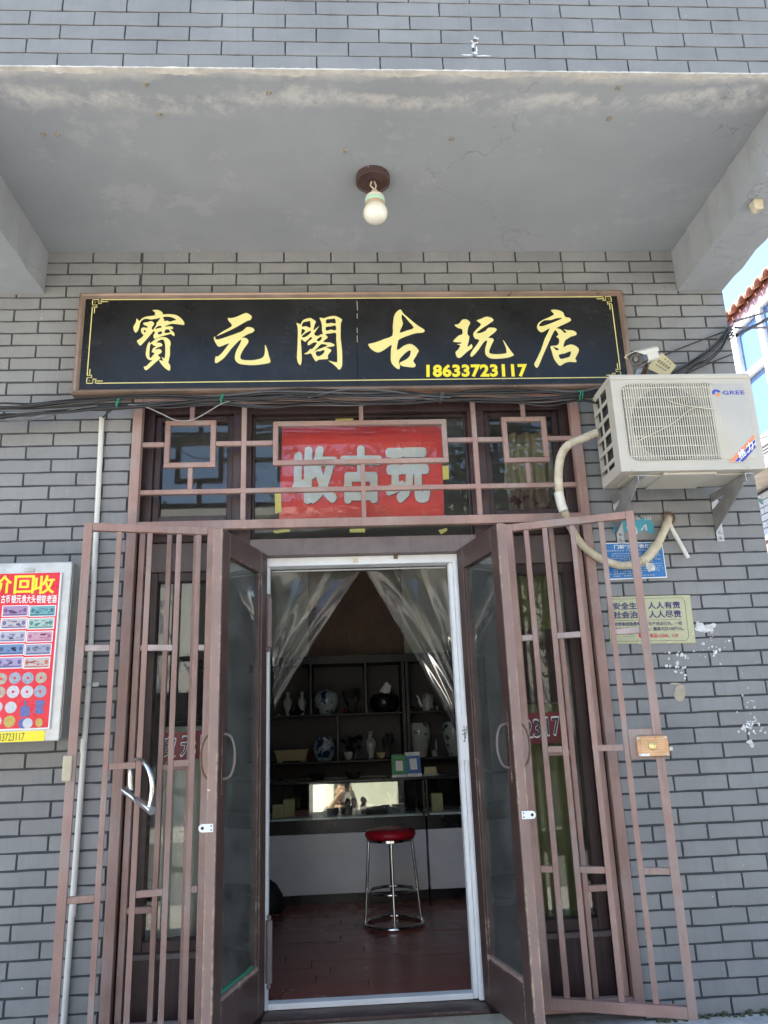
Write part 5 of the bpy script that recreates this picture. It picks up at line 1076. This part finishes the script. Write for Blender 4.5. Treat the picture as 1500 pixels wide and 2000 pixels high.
# ------------------------------------------------------------------ inside: shelves and their wares
YS = 3.0; S1, S2, S3 = 1.336, .964, 1.745
cb = thing('display_shelves', (1.5, 3.16, FZ), 'tall dark wooden display shelves behind the counters', 'shelves')
def cbx(x0, x1, y0, y1, z0, z1, nm, mat='cab'): return B().box(x0, x1, y0, y1, z0, z1).obj(nm, mat, cb, bevel=.002)
xs = [-.2, .60, float(PY(607, 1340, YS)[0]), float(PY(714, 1340, YS)[0]), float(PY(790, 1340, YS)[0]), 3.1]
cbx(-.2, 3.1, 3.33, 3.342, FZ, 1.79, 'back_board', 'shelf_back'); cbx(-.2, 3.1, YS, 3.329, S1-.012, S1, 'shelf'); cbx(-.2, 3.1, YS, 3.329, S2-.014, S2, 'shelf'); cbx(-.2, 3.1, YS-.004, 3.329, S3, S3+.07, 'cornice'); cbx(-.2, 3.1, YS, 3.329, .62, .64, 'shelf')
for x in (-.19, .61): cbx(x-.012, x+.012, YS+.001, 3.329, FZ, S3-.0005, 'upright')
cbx(xs[2]-.01, xs[2]+.01, YS+.002, 3.329, S1+.0005, S3-.0005, 'divider'); cbx(xs[3]-.01, xs[3]+.01, YS+.002, 3.329, S1+.0005, S3-.0005, 'divider')
x = float(PY(660, 1440, YS)[0]); cbx(x-.01, x+.01, YS+.002, 3.329, S2+.0005, S1-.0125, 'divider')
for x in (xs[4]-.012, xs[4]+.022): cbx(x-.014, x+.014, YS-.012, 3.329, FZ, S3-.0005, 'upright')
for k in range(6): cbx(-.17+k*.34, .15+k*.34, YS-.002, YS+.012, .1, .61, 'cupboard_door')
YI = 3.15
def item(px, ptop, pbot, wpx, prof, mat, name, label, cat, shelf, n=22, group=None):
    c = PY(px, pbot, YI); h = float(PY(px, ptop, YI)[2]-c[2]); r = wpx/2*float(PY(px+1, pbot, YI)[0]-c[0])
    b = B(); b.lathe([(a*r, z*h) for a, z in prof], (float(c[0]), YI, shelf+.0005), n); return thing1(b, name, mat, label, cat, group, smooth=True)
JAR = [(.55, 0), (.62, .02), (.85, .25), (1, .52), (.97, .7), (.8, .85), (.5, .92), (.45, .93), (.2, .955), (.06, .96), (.07, 1)]
JAR2 = [(.55, 0), (.6, .02), (.85, .2), (1, .5), (.95, .68), (.78, .8), (.78, .86), (.82, .87), (.82, .97), (.6, 1), (.1, 1.0)]
BIGJ = [(.55, 0), (.58, .02), (.75, .25), (.95, .55), (1, .75), (.92, .92), (.7, 1), (.55, 1.0)]
VASE = [(.5, 0), (.55, .03), (.45, .1), (.8, .35), (1, .52), (.85, .66), (.45, .75), (.4, .9), (.55, 1), (.45, 1)]
item(638, 1343, 1393, 50, JAR, 'ceramic_blue', 'ginger_jar', 'pale lidded jar with blue brushwork on the upper shelf', 'jar', S1)
item(634, 1437, 1484, 45, JAR2, 'ceramic_blue2', 'ginger_jar', 'blue and white jar with dark lid on the lower shelf', 'jar', S2)
item(821, 1411, 1478, 45, BIGJ, 'ceramic_ink', 'porcelain_jar', 'large painted porcelain jar nearest the shelf post', 'jar', S2)
item(889, 1411, 1478, 45, BIGJ, 'ceramic_ink', 'porcelain_jar', 'large painted porcelain jar half hidden by the white jamb', 'jar', S2)
item(562, 1347, 1393, 19, VASE, 'ceramic_w', 'small_vase', 'left one of two small pale vases on the upper shelf', 'vase', S1)
item(590, 1347, 1393, 18, VASE, 'ceramic_w', 'small_vase', 'right one of two small pale vases on the upper shelf', 'vase', S1)
item(725, 1424, 1478, 21, VASE, 'ceramic_ink', 'small_vase', 'slim painted vase on the lower shelf', 'vase', S2)
item(681, 1468, 1484, 18, [(.6, 0), (.9, .3), (1, .8), (.9, 1), (.6, 1)], 'ceramic_ink', 'tea_bowl', 'small painted bowl below the dark rock', 'bowl', S2)
item(745, 1470, 1482, 20, [(.55, 0), (.8, .5), (1, 1), (.92, 1), (.5, .2)], 'card', 'tea_bowl', 'shallow tan bowl beside the slim vase', 'bowl', S2)
item(849, 1466, 1478, 11, [(.7, 0), (.9, .4), (1, 1), (.9, 1), (.6, .2)], 'ceramic_ink', 'tea_cup', 'tiny painted cup between the two large jars', 'cup', S2)
item(853, 1441, 1474, 3, [(1, 0), (1, .7), (.7, .9), (.2, 1)], 'ceramic_w', 'incense_stick', 'thin pale stick standing between the two large jars', 'stick', S2)
item(676, 1381, 1391, 8, [(.3, 0), (.9, .3), (1, .55), (.7, .9), (.1, 1)], 'red_lamp', 'red_ball', 'small red ball beside the carved root', 'ball', S1)
item(708, 1380, 1391, 11, [(.8, 0), (1, .5), (.9, 1), (.7, 1)], 'rootwood', 'small_pot', 'small dark pot between the carved root and the tissue bowl', 'pot', S1)
item(751, 1352, 1389, 57, [(.6, 0), (.75, .05), (.95, .3), (1, .55), (.95, .8), (.75, .97), (.6, 1), (.3, 1)], 'counter_black', 'tissue_bowl', 'fat black bowl holding a white tissue', 'bowl', S1)
item(854, 1378, 1388, 7, [(.7, 0), (1, .6), (.8, 1), (.5, 1)], 'ceramic_w', 'tea_cup', 'tiny white cup beside the teapot', 'cup', S1)
item(808, 1379, 1389, 24, [(.6, 0), (.9, .3), (1, .5), (.4, .7), (.1, 1)], 'brass', 'incense_burner', 'low brass burner beside the teapot', 'burner', S1)
c = PY(750, 1352, YI); b = B()
b.grid(lambda u, v: (float(c[0])+(u-.5)*.09*(1-.45*v)+.04*v, YI-.02+.03*math.sin(u*5)*(1-v)+.02*v, float(c[2])-.01+.08*v+.015*math.sin(u*4+1)), 10, 8); thing1(b, 'tissue', 'paper_white', 'white tissue standing out of the fat black bowl', 'tissue', smooth=True)
# teapot
c = PY(836, 1387, YI); tx = float(c[0]); Q = .8; tp = thing('teapot', (tx, YI, S1), 'white enamel teapot with black brushwork on the upper right shelf', 'teapot')
B().lathe([(.06*Q, .0006*Q), (.064*Q, .01*Q), (.064*Q, .15*Q), (.058*Q, .158*Q), (.02*Q, .158*Q)], (tx, YI, S1), 24).obj('body', 'ceramic_ink', tp, smooth=True)
B().lathe([(.05*Q, .1585*Q), (.045*Q, .168*Q), (.015*Q, .172*Q), (.01*Q, .182*Q), (.003*Q, .184*Q)], (tx, YI, S1), 20).obj('lid', 'ceramic_w', tp, smooth=True)
B().tube(smoothpts([(tx-.06*Q, YI-.01, S1+.05*Q), (tx-.085*Q, YI-.015, S1+.08*Q), (tx-.095*Q, YI-.02, S1+.13*Q), (tx-.115*Q, YI-.02, S1+.165*Q)], 5), [.016]*5+[.013]*5+[.008]*6, 8).obj('spout', 'ceramic_w', tp, smooth=True)
B().tube(smoothpts([(tx-.062*Q, YI, S1+.15*Q), (tx-.05*Q, YI, S1+.165*Q), (tx, YI, S1+.187*Q), (tx+.05*Q, YI, S1+.165*Q), (tx+.062*Q, YI, S1+.15*Q)], 5), .003, 6).obj('handle', 'steel', tp, smooth=True)
# rocks, root, planter
def rock(px, pbot, wpx, hpx, mat, name, label, shelf, prof, seed):
    rr = random.Random(seed); c = PY(px, pbot, YI); s = float(PY(px+1, pbot, YI)[0]-c[0]); b = B(); n = 14; vs = []; fs = []
    for i, (a, z) in enumerate(prof):
        for j in range(n): t = 2*math.pi*j/n; r = a*wpx/2*s*(1+rr.uniform(-.28, .28)); vs.append((float(c[0])+r*math.cos(t), YI+.6*r*math.sin(t), shelf+.0006+z*hpx*s*(1+(rr.uniform(-.08, .08) if i else 0))))
    for i in range(len(prof)-1):
        for j in range(n): fs.append((i*n+j, i*n+(j+1) % n, (i+1)*n+(j+1) % n, (i+1)*n+j))
    fs += [tuple(range(n)), tuple((len(prof)-1)*n+j for j in range(n))]; b.add(vs, fs); return thing1(b, name, mat, label, 'ornament')
rock(575, 1392, 34, 22, 'rockdark', 'mineral_cluster', 'glossy dark mineral cluster in front of the two small vases', S1, [(.8, 0), (1, .3), (.8, .7), (.3, 1)], 1)
rock(688, 1392, 36, 47, 'rootwood', 'carved_root', 'dark carved root opening upwards on the upper shelf', S1, [(.6, 0), (.45, .12), (.4, .3), (.75, .55), (1, .8), (.95, 1)], 2)
rock(690, 1484, 42, 44, 'rockdark', 'scholar_rock', 'jagged dark rock leaning above the small painted bowl', S2, [(.4, 0), (.35, .3), (.7, .5), (.6, .65), (1, .85), (.8, 1)], 3)
rock(760, 1480, 24, 46, 'rockdark', 'fossil_shell', 'upright dark shell shape near the shelf post', S2, [(.6, 0), (.5, .2), (.8, .5), (1, .7), (.6, 1)], 4)
rock(592, 1466, 30, 18, 'red_dark', 'red_parcel', 'dark red bundle behind the pale planter', S2+.0, [(.9, 0), (1, .4), (.8, .8), (.5, 1)], 6).location = (0, .09, 0)
a0, a1 = PY(538, 1465, YI), PY(602, 1484, YI); xa, xb = float(a0[0]), float(a1[0]); pl = thing('bonsai_planter', ((xa+xb)/2, YI, S2), 'pale rectangular planter on the lower shelf', 'planter')
b = B(); zt = S2+.012+.085
b.add([(xa+.02, YI-.06, S2+.012), (xb-.02, YI-.06, S2+.012), (xb-.02, YI+.06, S2+.012), (xa+.02, YI+.06, S2+.012), (xa, YI-.075, zt), (xb, YI-.075, zt), (xb, YI+.075, zt), (xa, YI+.075, zt)], [(0, 3, 2, 1), (4, 5, 6, 7), (0, 1, 5, 4), (1, 2, 6, 5), (2, 3, 7, 6), (3, 0, 4, 7)]); b.obj('trough', 'card', pl, bevel=.003)
B().box(xa-.006, xb+.006, YI-.081, YI+.081, zt-.012, zt+.001).obj('rim', 'card', pl, bevel=.002)
for x in (xa+.04, xb-.04): B().box(x-.02, x+.02, YI-.05, YI+.05, S2+.0005, S2+.0118).obj('foot', 'card', pl)
c = PY(545, 1392, YI); b = B(); b.lathe([(.03, 0), (.035, .006), (.01, .012), (.008, .02)], (float(c[0]), YI-.06, S1+.0005), 14); thing1(b, 'lid', 'ceramic_w', 'small pale lid lying at the left of the upper shelf', 'lid', smooth=True)

# ------------------------------------------------------------------ neighbouring building across the alley, on the right
NX = 5.5
nb = thing('neighbour_house', (7.5, 4, -.5), 'neighbouring house with red roof tiles, blue panes and white tiled wall', 'house')
def nz(px, py): return float(PX(px, py, NX)[2])
def ny(px, py): return float(PX(px, py, NX)[1])
eave = nz(1424, 632); wtop = nz(1430, 657); wmid = nz(1446, 748); wbot = nz(1488, 872)
B().box(NX+.06, 10, .4, 9, -.6, wbot).obj('wall', 'grout', nb); B().box(NX+.06, 10, .4, 9, wbot+.001, eave-.02).obj('upper_wall', 'brown_wall', nb)
# pink tile frieze
yy0 = .5
for k in range(44):
    y = yy0+k*.15; B().box(NX-.012, NX+.059, y+.004, y+.146, wtop+.05, eave-.02).obj('frieze_tile', 'pink_tile', nb)
B().box(NX-.006, NX+.0595, .5, 8.4, wtop+.051, eave-.021).obj('frieze_bed', 'white_frame', nb)
# windows
def wfr(y0, y1, z0, z1): return B().box(NX-.03, NX+.05, y0, y1, z0, z1).obj('window_frame', 'white_frame', nb, bevel=.004)
B().box(NX+.01, NX+.02, .5, 8.4, wbot, wtop).obj('pane', 'window_sky_paint', nb)
wfr(.5, 8.4, wtop-.02, wtop+.05); wfr(.5, 8.4, wmid-.035, wmid+.035); wfr(.5, 8.4, wbot, wbot+.09)
yv = ny(1436, 680)
B().box(NX-.034, NX+.054, yv-.10, yv+.02, wbot, wtop+.05).obj('window_frame', 'white_frame', nb)
ym_ = ny(1478, 615+20); step_ = yv-ym_
for k in range(-2, 8):
    if k: B().box(NX-.032, NX+.052, yv-.05-k*max(.5, step_)-.04, yv-.05-k*max(.5, step_)+.04, wbot, wtop).obj('window_frame', 'white_frame', nb)
# barrel roof tiles along the eave
tl = B()
N = 12
for j in range(2):
    for t in range(N+1):
        a = math.pi*t/N; tl.v.append((NX-.08+(1.6 if j else 0), .075*math.cos(a), (.075*math.sin(a)+(.75 if j else 0))))
tl.f = [(t, t+1, t+2+N, t+1+N) for t in range(N)]
k = len(tl.v)
for t in range(N+1): a = math.pi*t/N; tl.v.append((NX-.08, .055*math.cos(a), .055*math.sin(a)))
tl.f += [(t, t+1, k+t+1, k+t) for t in range(N)]
to = tl.obj('roof_tile', 'roof_tile', nb, smooth=True); so = to.modifiers.new('s', 'SOLIDIFY'); so.thickness = .014
to.location = (0, 0, 0); o0 = wloc(nb)
tme = to.data
for i in range(50):
    o = to if i == 0 else bpy.data.objects.new('roof_tile', tme)
    if i:
        COL.objects.link(o); o.parent = nb; so = o.modifiers.new('s', 'SOLIDIFY'); so.thickness = .014
    o.location = (0, .5+i*.16, eave+.01)
b = B(); b.add([(NX+.03, .4, eave+.06), (NX+.03, 8.6, eave+.06), (NX+1.5, 8.6, eave+.74), (NX+1.5, .4, eave+.74), (NX+.03, .4, eave+.02), (NX+.03, 8.6, eave+.02), (NX+1.5, 8.6, eave+.70), (NX+1.5, .4, eave+.70)], [(0, 1, 2, 3), (4, 7, 6, 5), (0, 4, 5, 1), (3, 2, 6, 7), (0, 3, 7, 4), (1, 5, 6, 2)]); b.obj('roof', 'roof_tile', nb)
# louvre, ledge and white tiles below
v0, v1 = nz(1490, 876), nz(1492, 928); yl = ny(1488, 900)
B().box(NX-.03, NX+.058, yl-1.3, yl+.05, v1, v0).obj('louvre_box', 'white_frame', nb)
for k in range(8): z = v1+(v0-v1)*(k+.35)/8.; B().box(NX-.034, NX-.0302, yl-1.25, yl-.02, z, z+(v0-v1)/8*.55).obj('louvre_slot', 'vent_black', nb)
z0, z1 = nz(1484, 957), nz(1482, 935); B().box(NX-.30, NX+.05, .6, ny(1474, 946)+.2, z0, z1).obj('ledge', 'rust_white', nb, bevel=.01)
za, zb2 = nz(1496, 1046), nz(1481, 968); yw = ny(1481, 985)
for r in range(6):
    h = (zb2-za)/6
    for k in range(18):
        y1_ = 8-(k+(.5 if r % 2 else 0))*.42; B().box(NX-.004, NX+.0595, y1_-.41, y1_, za+r*h+.006, za+(r+1)*h-.004).obj('wall_tile', 'white_tile', nb)
B().box(NX-.02, NX+.0596, .5, 8, za-.05, za).obj('trim', 'white_frame', nb); B().box(NX+.0, NX+.0597, .5, 8, .8, za-.051).obj('lower_wall', 'brown_wall', nb)
b = B(); vs = [PX(u, v, NX-.006) for u, v in ((1481, 975), (1484, 973), (1487, 976), (1492, 986), (1486, 984), (1483, 981))]; b.add(vs, [(0, 1, 2, 3, 4, 5)]); b.obj('green_emblem', 'green_logo', nb)

# ------------------------------------------------------------------ the street behind the camera (seen in the glass and the counter mirror)
ob = thing('opposite_house', (0, -14, -.6), 'pale rendered house on the far side of the street', 'house')
B().box(-14, .9, -18, -13.5, -.6, 6.0).obj('wall', 'opp_wall', ob); B().box(.9, 16, -18, -13.8, -.6, 5.7).obj('wall', 'opp_grey', ob); B().box(-14.3, 16.3, -18.2, -13.2, 6.001, 6.3).obj('roof', 'opp_grey', ob)
for x in (-9, -6, -3): f_ = B().box(x, x+1.4, -13.52, -13.46, .6, 2.1).obj('window', 'car_glass', ob)
def tree(x, y, h, R, lab, seed):
    r = random.Random(seed); t = thing('street_tree', (x, y, -.6), lab, 'tree', 'street trees across the road')
    B().tube(smoothpts([(x, y, -.6), (x+.1, y, h*.3), (x-.05, y+.1, h*.6), (x+.1, y, h*.9)], 4), [.16-.008*i for i in range(13)], 8).obj('trunk', 'bark', t, smooth=True)
    b = B()
    for k in range(7): a = k*.9; b.tube([(x, y, h*.45+.1*k), (x+.6*R*math.cos(a), y+.6*R*math.sin(a), h*.7+.2*k)], [.05, .02], 6)
    b.obj('limbs', 'bark', t)
    b = B(); cl = [(r.gauss(0, .45)*R, r.gauss(0, .45)*R, h*.74+r.gauss(0, .42)*R) for _ in range(26)]
    for _ in range(5200):
        c = r.choice(cl); p = Vector((x+c[0]+r.gauss(0, .24)*R, y+c[1]+r.gauss(0, .24)*R, c[2]+r.gauss(0, .2)*R)); a = r.uniform(0, 6.28); e = r.uniform(-.9, .9); s = r.uniform(.06, .12)
        u = Vector((math.cos(a)*math.cos(e), math.sin(a)*math.cos(e), math.sin(e)))*s; v = Vector((-math.sin(a), math.cos(a), r.uniform(-.4, .4)))*s*.55
        b.add([p-u, p+v, p+u, p-v], [(0, 1, 2, 3)])
    b.obj('crown', 'leaf', t)
tree(2.5, -10.6, 7.6, 2.2, 'leafy street tree opposite the doorway', 1); tree(6.0, -11.2, 7.8, 2.2, 'leafy street tree opposite the air conditioner', 2); tree(-5.5, -11.4, 6.4, 2.0, 'leafy street tree opposite the coin poster', 3)
# parked car
cr = thing('parked_car', (3.4, -7.4, -.39), 'grey estate car parked across the street', 'car'); cyy = -7.4; gz = -.39
side = [(-2.2, .35), (-2.15, .75), (-1.3, .95), (-.7, 1.42), (.9, 1.48), (1.75, 1.0), (2.15, .9), (2.2, .4)]
def arch(cx): return [(cx+.36*math.cos(a), .33+.36*math.sin(a)) for a in np.linspace(0, math.pi, 9)]
low = [(2.1, .25)]+arch(1.35)[0:]+arch(-1.35)+[(-2.1, .25)]
low = [(2.15, .25), (1.71, .25)]+[(1.35+.36*math.cos(a), .33+.36*math.sin(a)) for a in np.linspace(0, math.pi, 9)]+[(-.99, .25)]+[(-1.35+.36*math.cos(a), .33+.36*math.sin(a)) for a in np.linspace(0, math.pi, 9)]+[(-2.1, .25)]
poly = side+low; b = B(); b.prism([(3.4+x, cyy+.85, gz+z) for x, z in poly], (0, -1.7, 0)); b.obj('body', 'car_paint', cr, bevel=.05, seg=2)
b = B(); b.prism([(3.4+x, cyy+.856, gz+z) for x, z in ((-1.1, 1.0), (-.6, 1.34), (.2, 1.38), (.2, 1.0))], (0, -1.712, 0)); b.obj('side_window', 'car_glass', cr)
b = B(); b.prism([(3.4+x, cyy+.856, gz+z) for x, z in ((.28, 1.0), (.28, 1.38), (.85, 1.39), (1.45, 1.0))], (0, -1.712, 0)); b.obj('side_window', 'car_glass', cr)
for wx in (-1.35, 1.35):
    for s in (1, -1):
        c = (3.4+wx, cyy+s*.80, gz+.32); ww = B().lathe([(.2, -.09), (.32, -.08), (.33, 0), (.32, .08), (.22, .09)], c, 28, axis=(0, s, 0)).obj('wheel', 'tyre', cr, smooth=True)
        r_ = B(); 
        for k in range(10): a = k*math.pi/5; r_.bar((c[0]+.03*math.cos(a), c[1]+s*.095, c[2]+.03*math.sin(a)), (c[0]+.21*math.cos(a), c[1]+s*.095, c[2]+.21*math.sin(a)), .03, .02)
        r_.obj('rim', 'galv', ww)
for x in (-2.19, 2.19): B().box(3.4+x-.03, 3.4+x+.03, cyy+.4, cyy+.8, gz+.62, gz+.76).obj('lamp', 'red_lamp' if x < 0 else 'white', cr)

# the person taking the photograph (seen in the counter mirror)
pe = thing('person', (1.12, -4.42, -.6), 'person in a dark T-shirt raising a phone to take the picture', 'person')
def skin_body(verts, edges, rad, root, name, mat, sub=2):
    o0 = wloc(pe); me = bpy.data.meshes.new(name); me.from_pydata([(v[0]-o0.x, v[1]-o0.y, v[2]-o0.z) for v in verts], edges, []); o = bpy.data.objects.new(name, me); COL.objects.link(o); o.parent = pe; me.materials.append(M[mat])
    o.modifiers.new('skin', 'SKIN'); sk = me.skin_vertices[0].data
    for i, r in enumerate(rad): sk[i].radius = r if isinstance(r, tuple) else (r, r)
    sk[root].use_root = True
    s = o.modifiers.new('sub', 'SUBSURF'); s.levels = s.render_levels = sub; me.polygons.foreach_set('use_smooth', [True]*len(me.polygons)); return o
bx_, by_ = 1.12, -4.42
V = [(bx_, by_, .26), (bx_, by_, .45), (bx_, by_, .66), (bx_+.01, by_+.01, .74), (bx_+.01, by_+.04, .84),
     (bx_+.19, by_, .65), (bx_+.27, by_+.12, .55), (bx_+.21, by_+.36, .83), (bx_+.17, by_+.39, .92),
     (bx_-.19, by_, .65), (bx_-.25, by_+.14, .56), (bx_-.02, by_+.34, .85), (bx_+.06, by_+.39, .93),
     (bx_+.09, by_, .2), (bx_+.10, by_+.01, -.15), (bx_+.11, by_-.01, -.52), (bx_+.12, by_+.12, -.57),
     (bx_-.09, by_, .2), (bx_-.10, by_+.01, -.15), (bx_-.11, by_-.01, -.52), (bx_-.12, by_+.12, -.57)]
E_ = [(0, 1), (1, 2), (2, 3), (3, 4), (2, 5), (5, 6), (6, 7), (7, 8), (2, 9), (9, 10), (10, 11), (11, 12), (0, 13), (13, 14), (14, 15), (15, 16), (0, 17), (17, 18), (18, 19), (19, 20)]
R = [(.10, .07), (.10, .07), (.10, .07), .05, .05, .065, .05, .032, .036, .065, .05, .032, .036, .095, .065, .045, .04, .095, .065, .045, .04]
skin_body(V, E_, R, 0, 'body', 'skin')
b = B(); hc = (bx_+.01, by_+.05, .93); b.lathe([(.02, -.125), (.055, -.11), (.068, -.07), (.075, -.02), (.077, .03), (.07, .075), (.045, .11), (.01, .125)], hc, 20, sy=1.25); b.lathe([(.004, .03), (.016, 0), (.004, -.03)], (hc[0], hc[1]+.1, hc[2]-.015), 8); 
for s in (-1, 1): b.lathe([(.006, -.03), (.018, 0), (.006, .03)], (hc[0]+s*.078, hc[1]-.005, hc[2]-.01), 8)
b.obj('head', 'skin', pe, smooth=True)
for s in (-1, 1): B().lathe([(.002, -.012), (.010, 0), (.002, .012)], (hc[0]+s*.03, hc[1]+.088, hc[2]+.01), 8, axis=(1, 0, 0)).obj('eye', 'hair', pe, smooth=True)
B().box(hc[0]-.022, hc[0]+.022, hc[1]+.078, hc[1]+.084, hc[2]-.07, hc[2]-.063).obj('mouth', 'red_dark', pe)
b = B(); b.lathe([(.083, .03), (.081, .06), (.075, .085), (.05, .118), (.01, .132)], (hc[0], hc[1]-.012, hc[2]), 20, sy=1.22); b.obj('hair', 'hair', pe, smooth=True)
VS = [(bx_, by_, .16), (bx_, by_, .3), (bx_, by_, .48), (bx_, by_, .655), (bx_+.19, by_, .655), (bx_+.25, by_+.085, .585), (bx_-.19, by_, .655), (bx_-.235, by_+.10, .59)]
skin_body(VS, [(0, 1), (1, 2), (2, 3), (3, 4), (4, 5), (3, 6), (6, 7)], [(.185, .135), (.18, .13), (.185, .13), (.16, .11), .085, .075, .085, .075], 0, 'shirt', 'shirt')
VT = [(bx_, by_, .2), (bx_+.09, by_, .12), (bx_+.10, by_+.01, -.15), (bx_+.11, by_-.01, -.5), (bx_-.09, by_, .12), (bx_-.10, by_+.01, -.15), (bx_-.11, by_-.01, -.5)]
skin_body(VT, [(0, 1), (1, 2), (2, 3), (0, 4), (4, 5), (5, 6)], [(.17, .125), .115, .085, .07, .115, .085, .07], 0, 'trousers', 'trouser')
for s in (-1, 1): B().lathe([(.05, 0), (.055, .02), (.045, .06), (.02, .075)], (bx_+s*.115, by_+.06, -.598), 14, sy=2.3).obj('shoe', 'tyre', pe, smooth=True)
for hx, ddx in ((bx_+.17, 1), (bx_+.06, -1)):          # fingers closing round the phone
    for k in range(4):
        z = .90+.022*k; B().tube(smoothpts([(hx, by_+.40, z), (hx+ddx*.012, by_+.425, z+.004), (hx-ddx*.004, by_+.438, z+.006), (hx-ddx*.02, by_+.436, z+.006)], 3), .008, 6).obj('finger', 'skin', pe, smooth=True)
    B().tube(smoothpts([(hx, by_+.39, .895), (hx-ddx*.02, by_+.392, .92), (hx-ddx*.03, by_+.396, .945)], 3), .009, 6).obj('thumb', 'skin', pe, smooth=True)
ph = thing('phone', (bx_+.115, by_+.42, .90), 'black phone held up by the person', 'phone')
B().box(bx_+.075, bx_+.155, by_+.404, by_+.412, .90, 1.05).obj('shell', 'cctv_black', ph, bevel=.003)
B().lathe([(.010, 0), (.010, .003), (.004, .0035)], (bx_+.13, by_+.412, 1.02), 12, axis=(0, 1, 0)).obj('lens', 'car_glass', ph, smooth=True)

pe.location = (1.16, -4.07, -.4); ph.location = ph.location+Vector((.04, .35, .2))
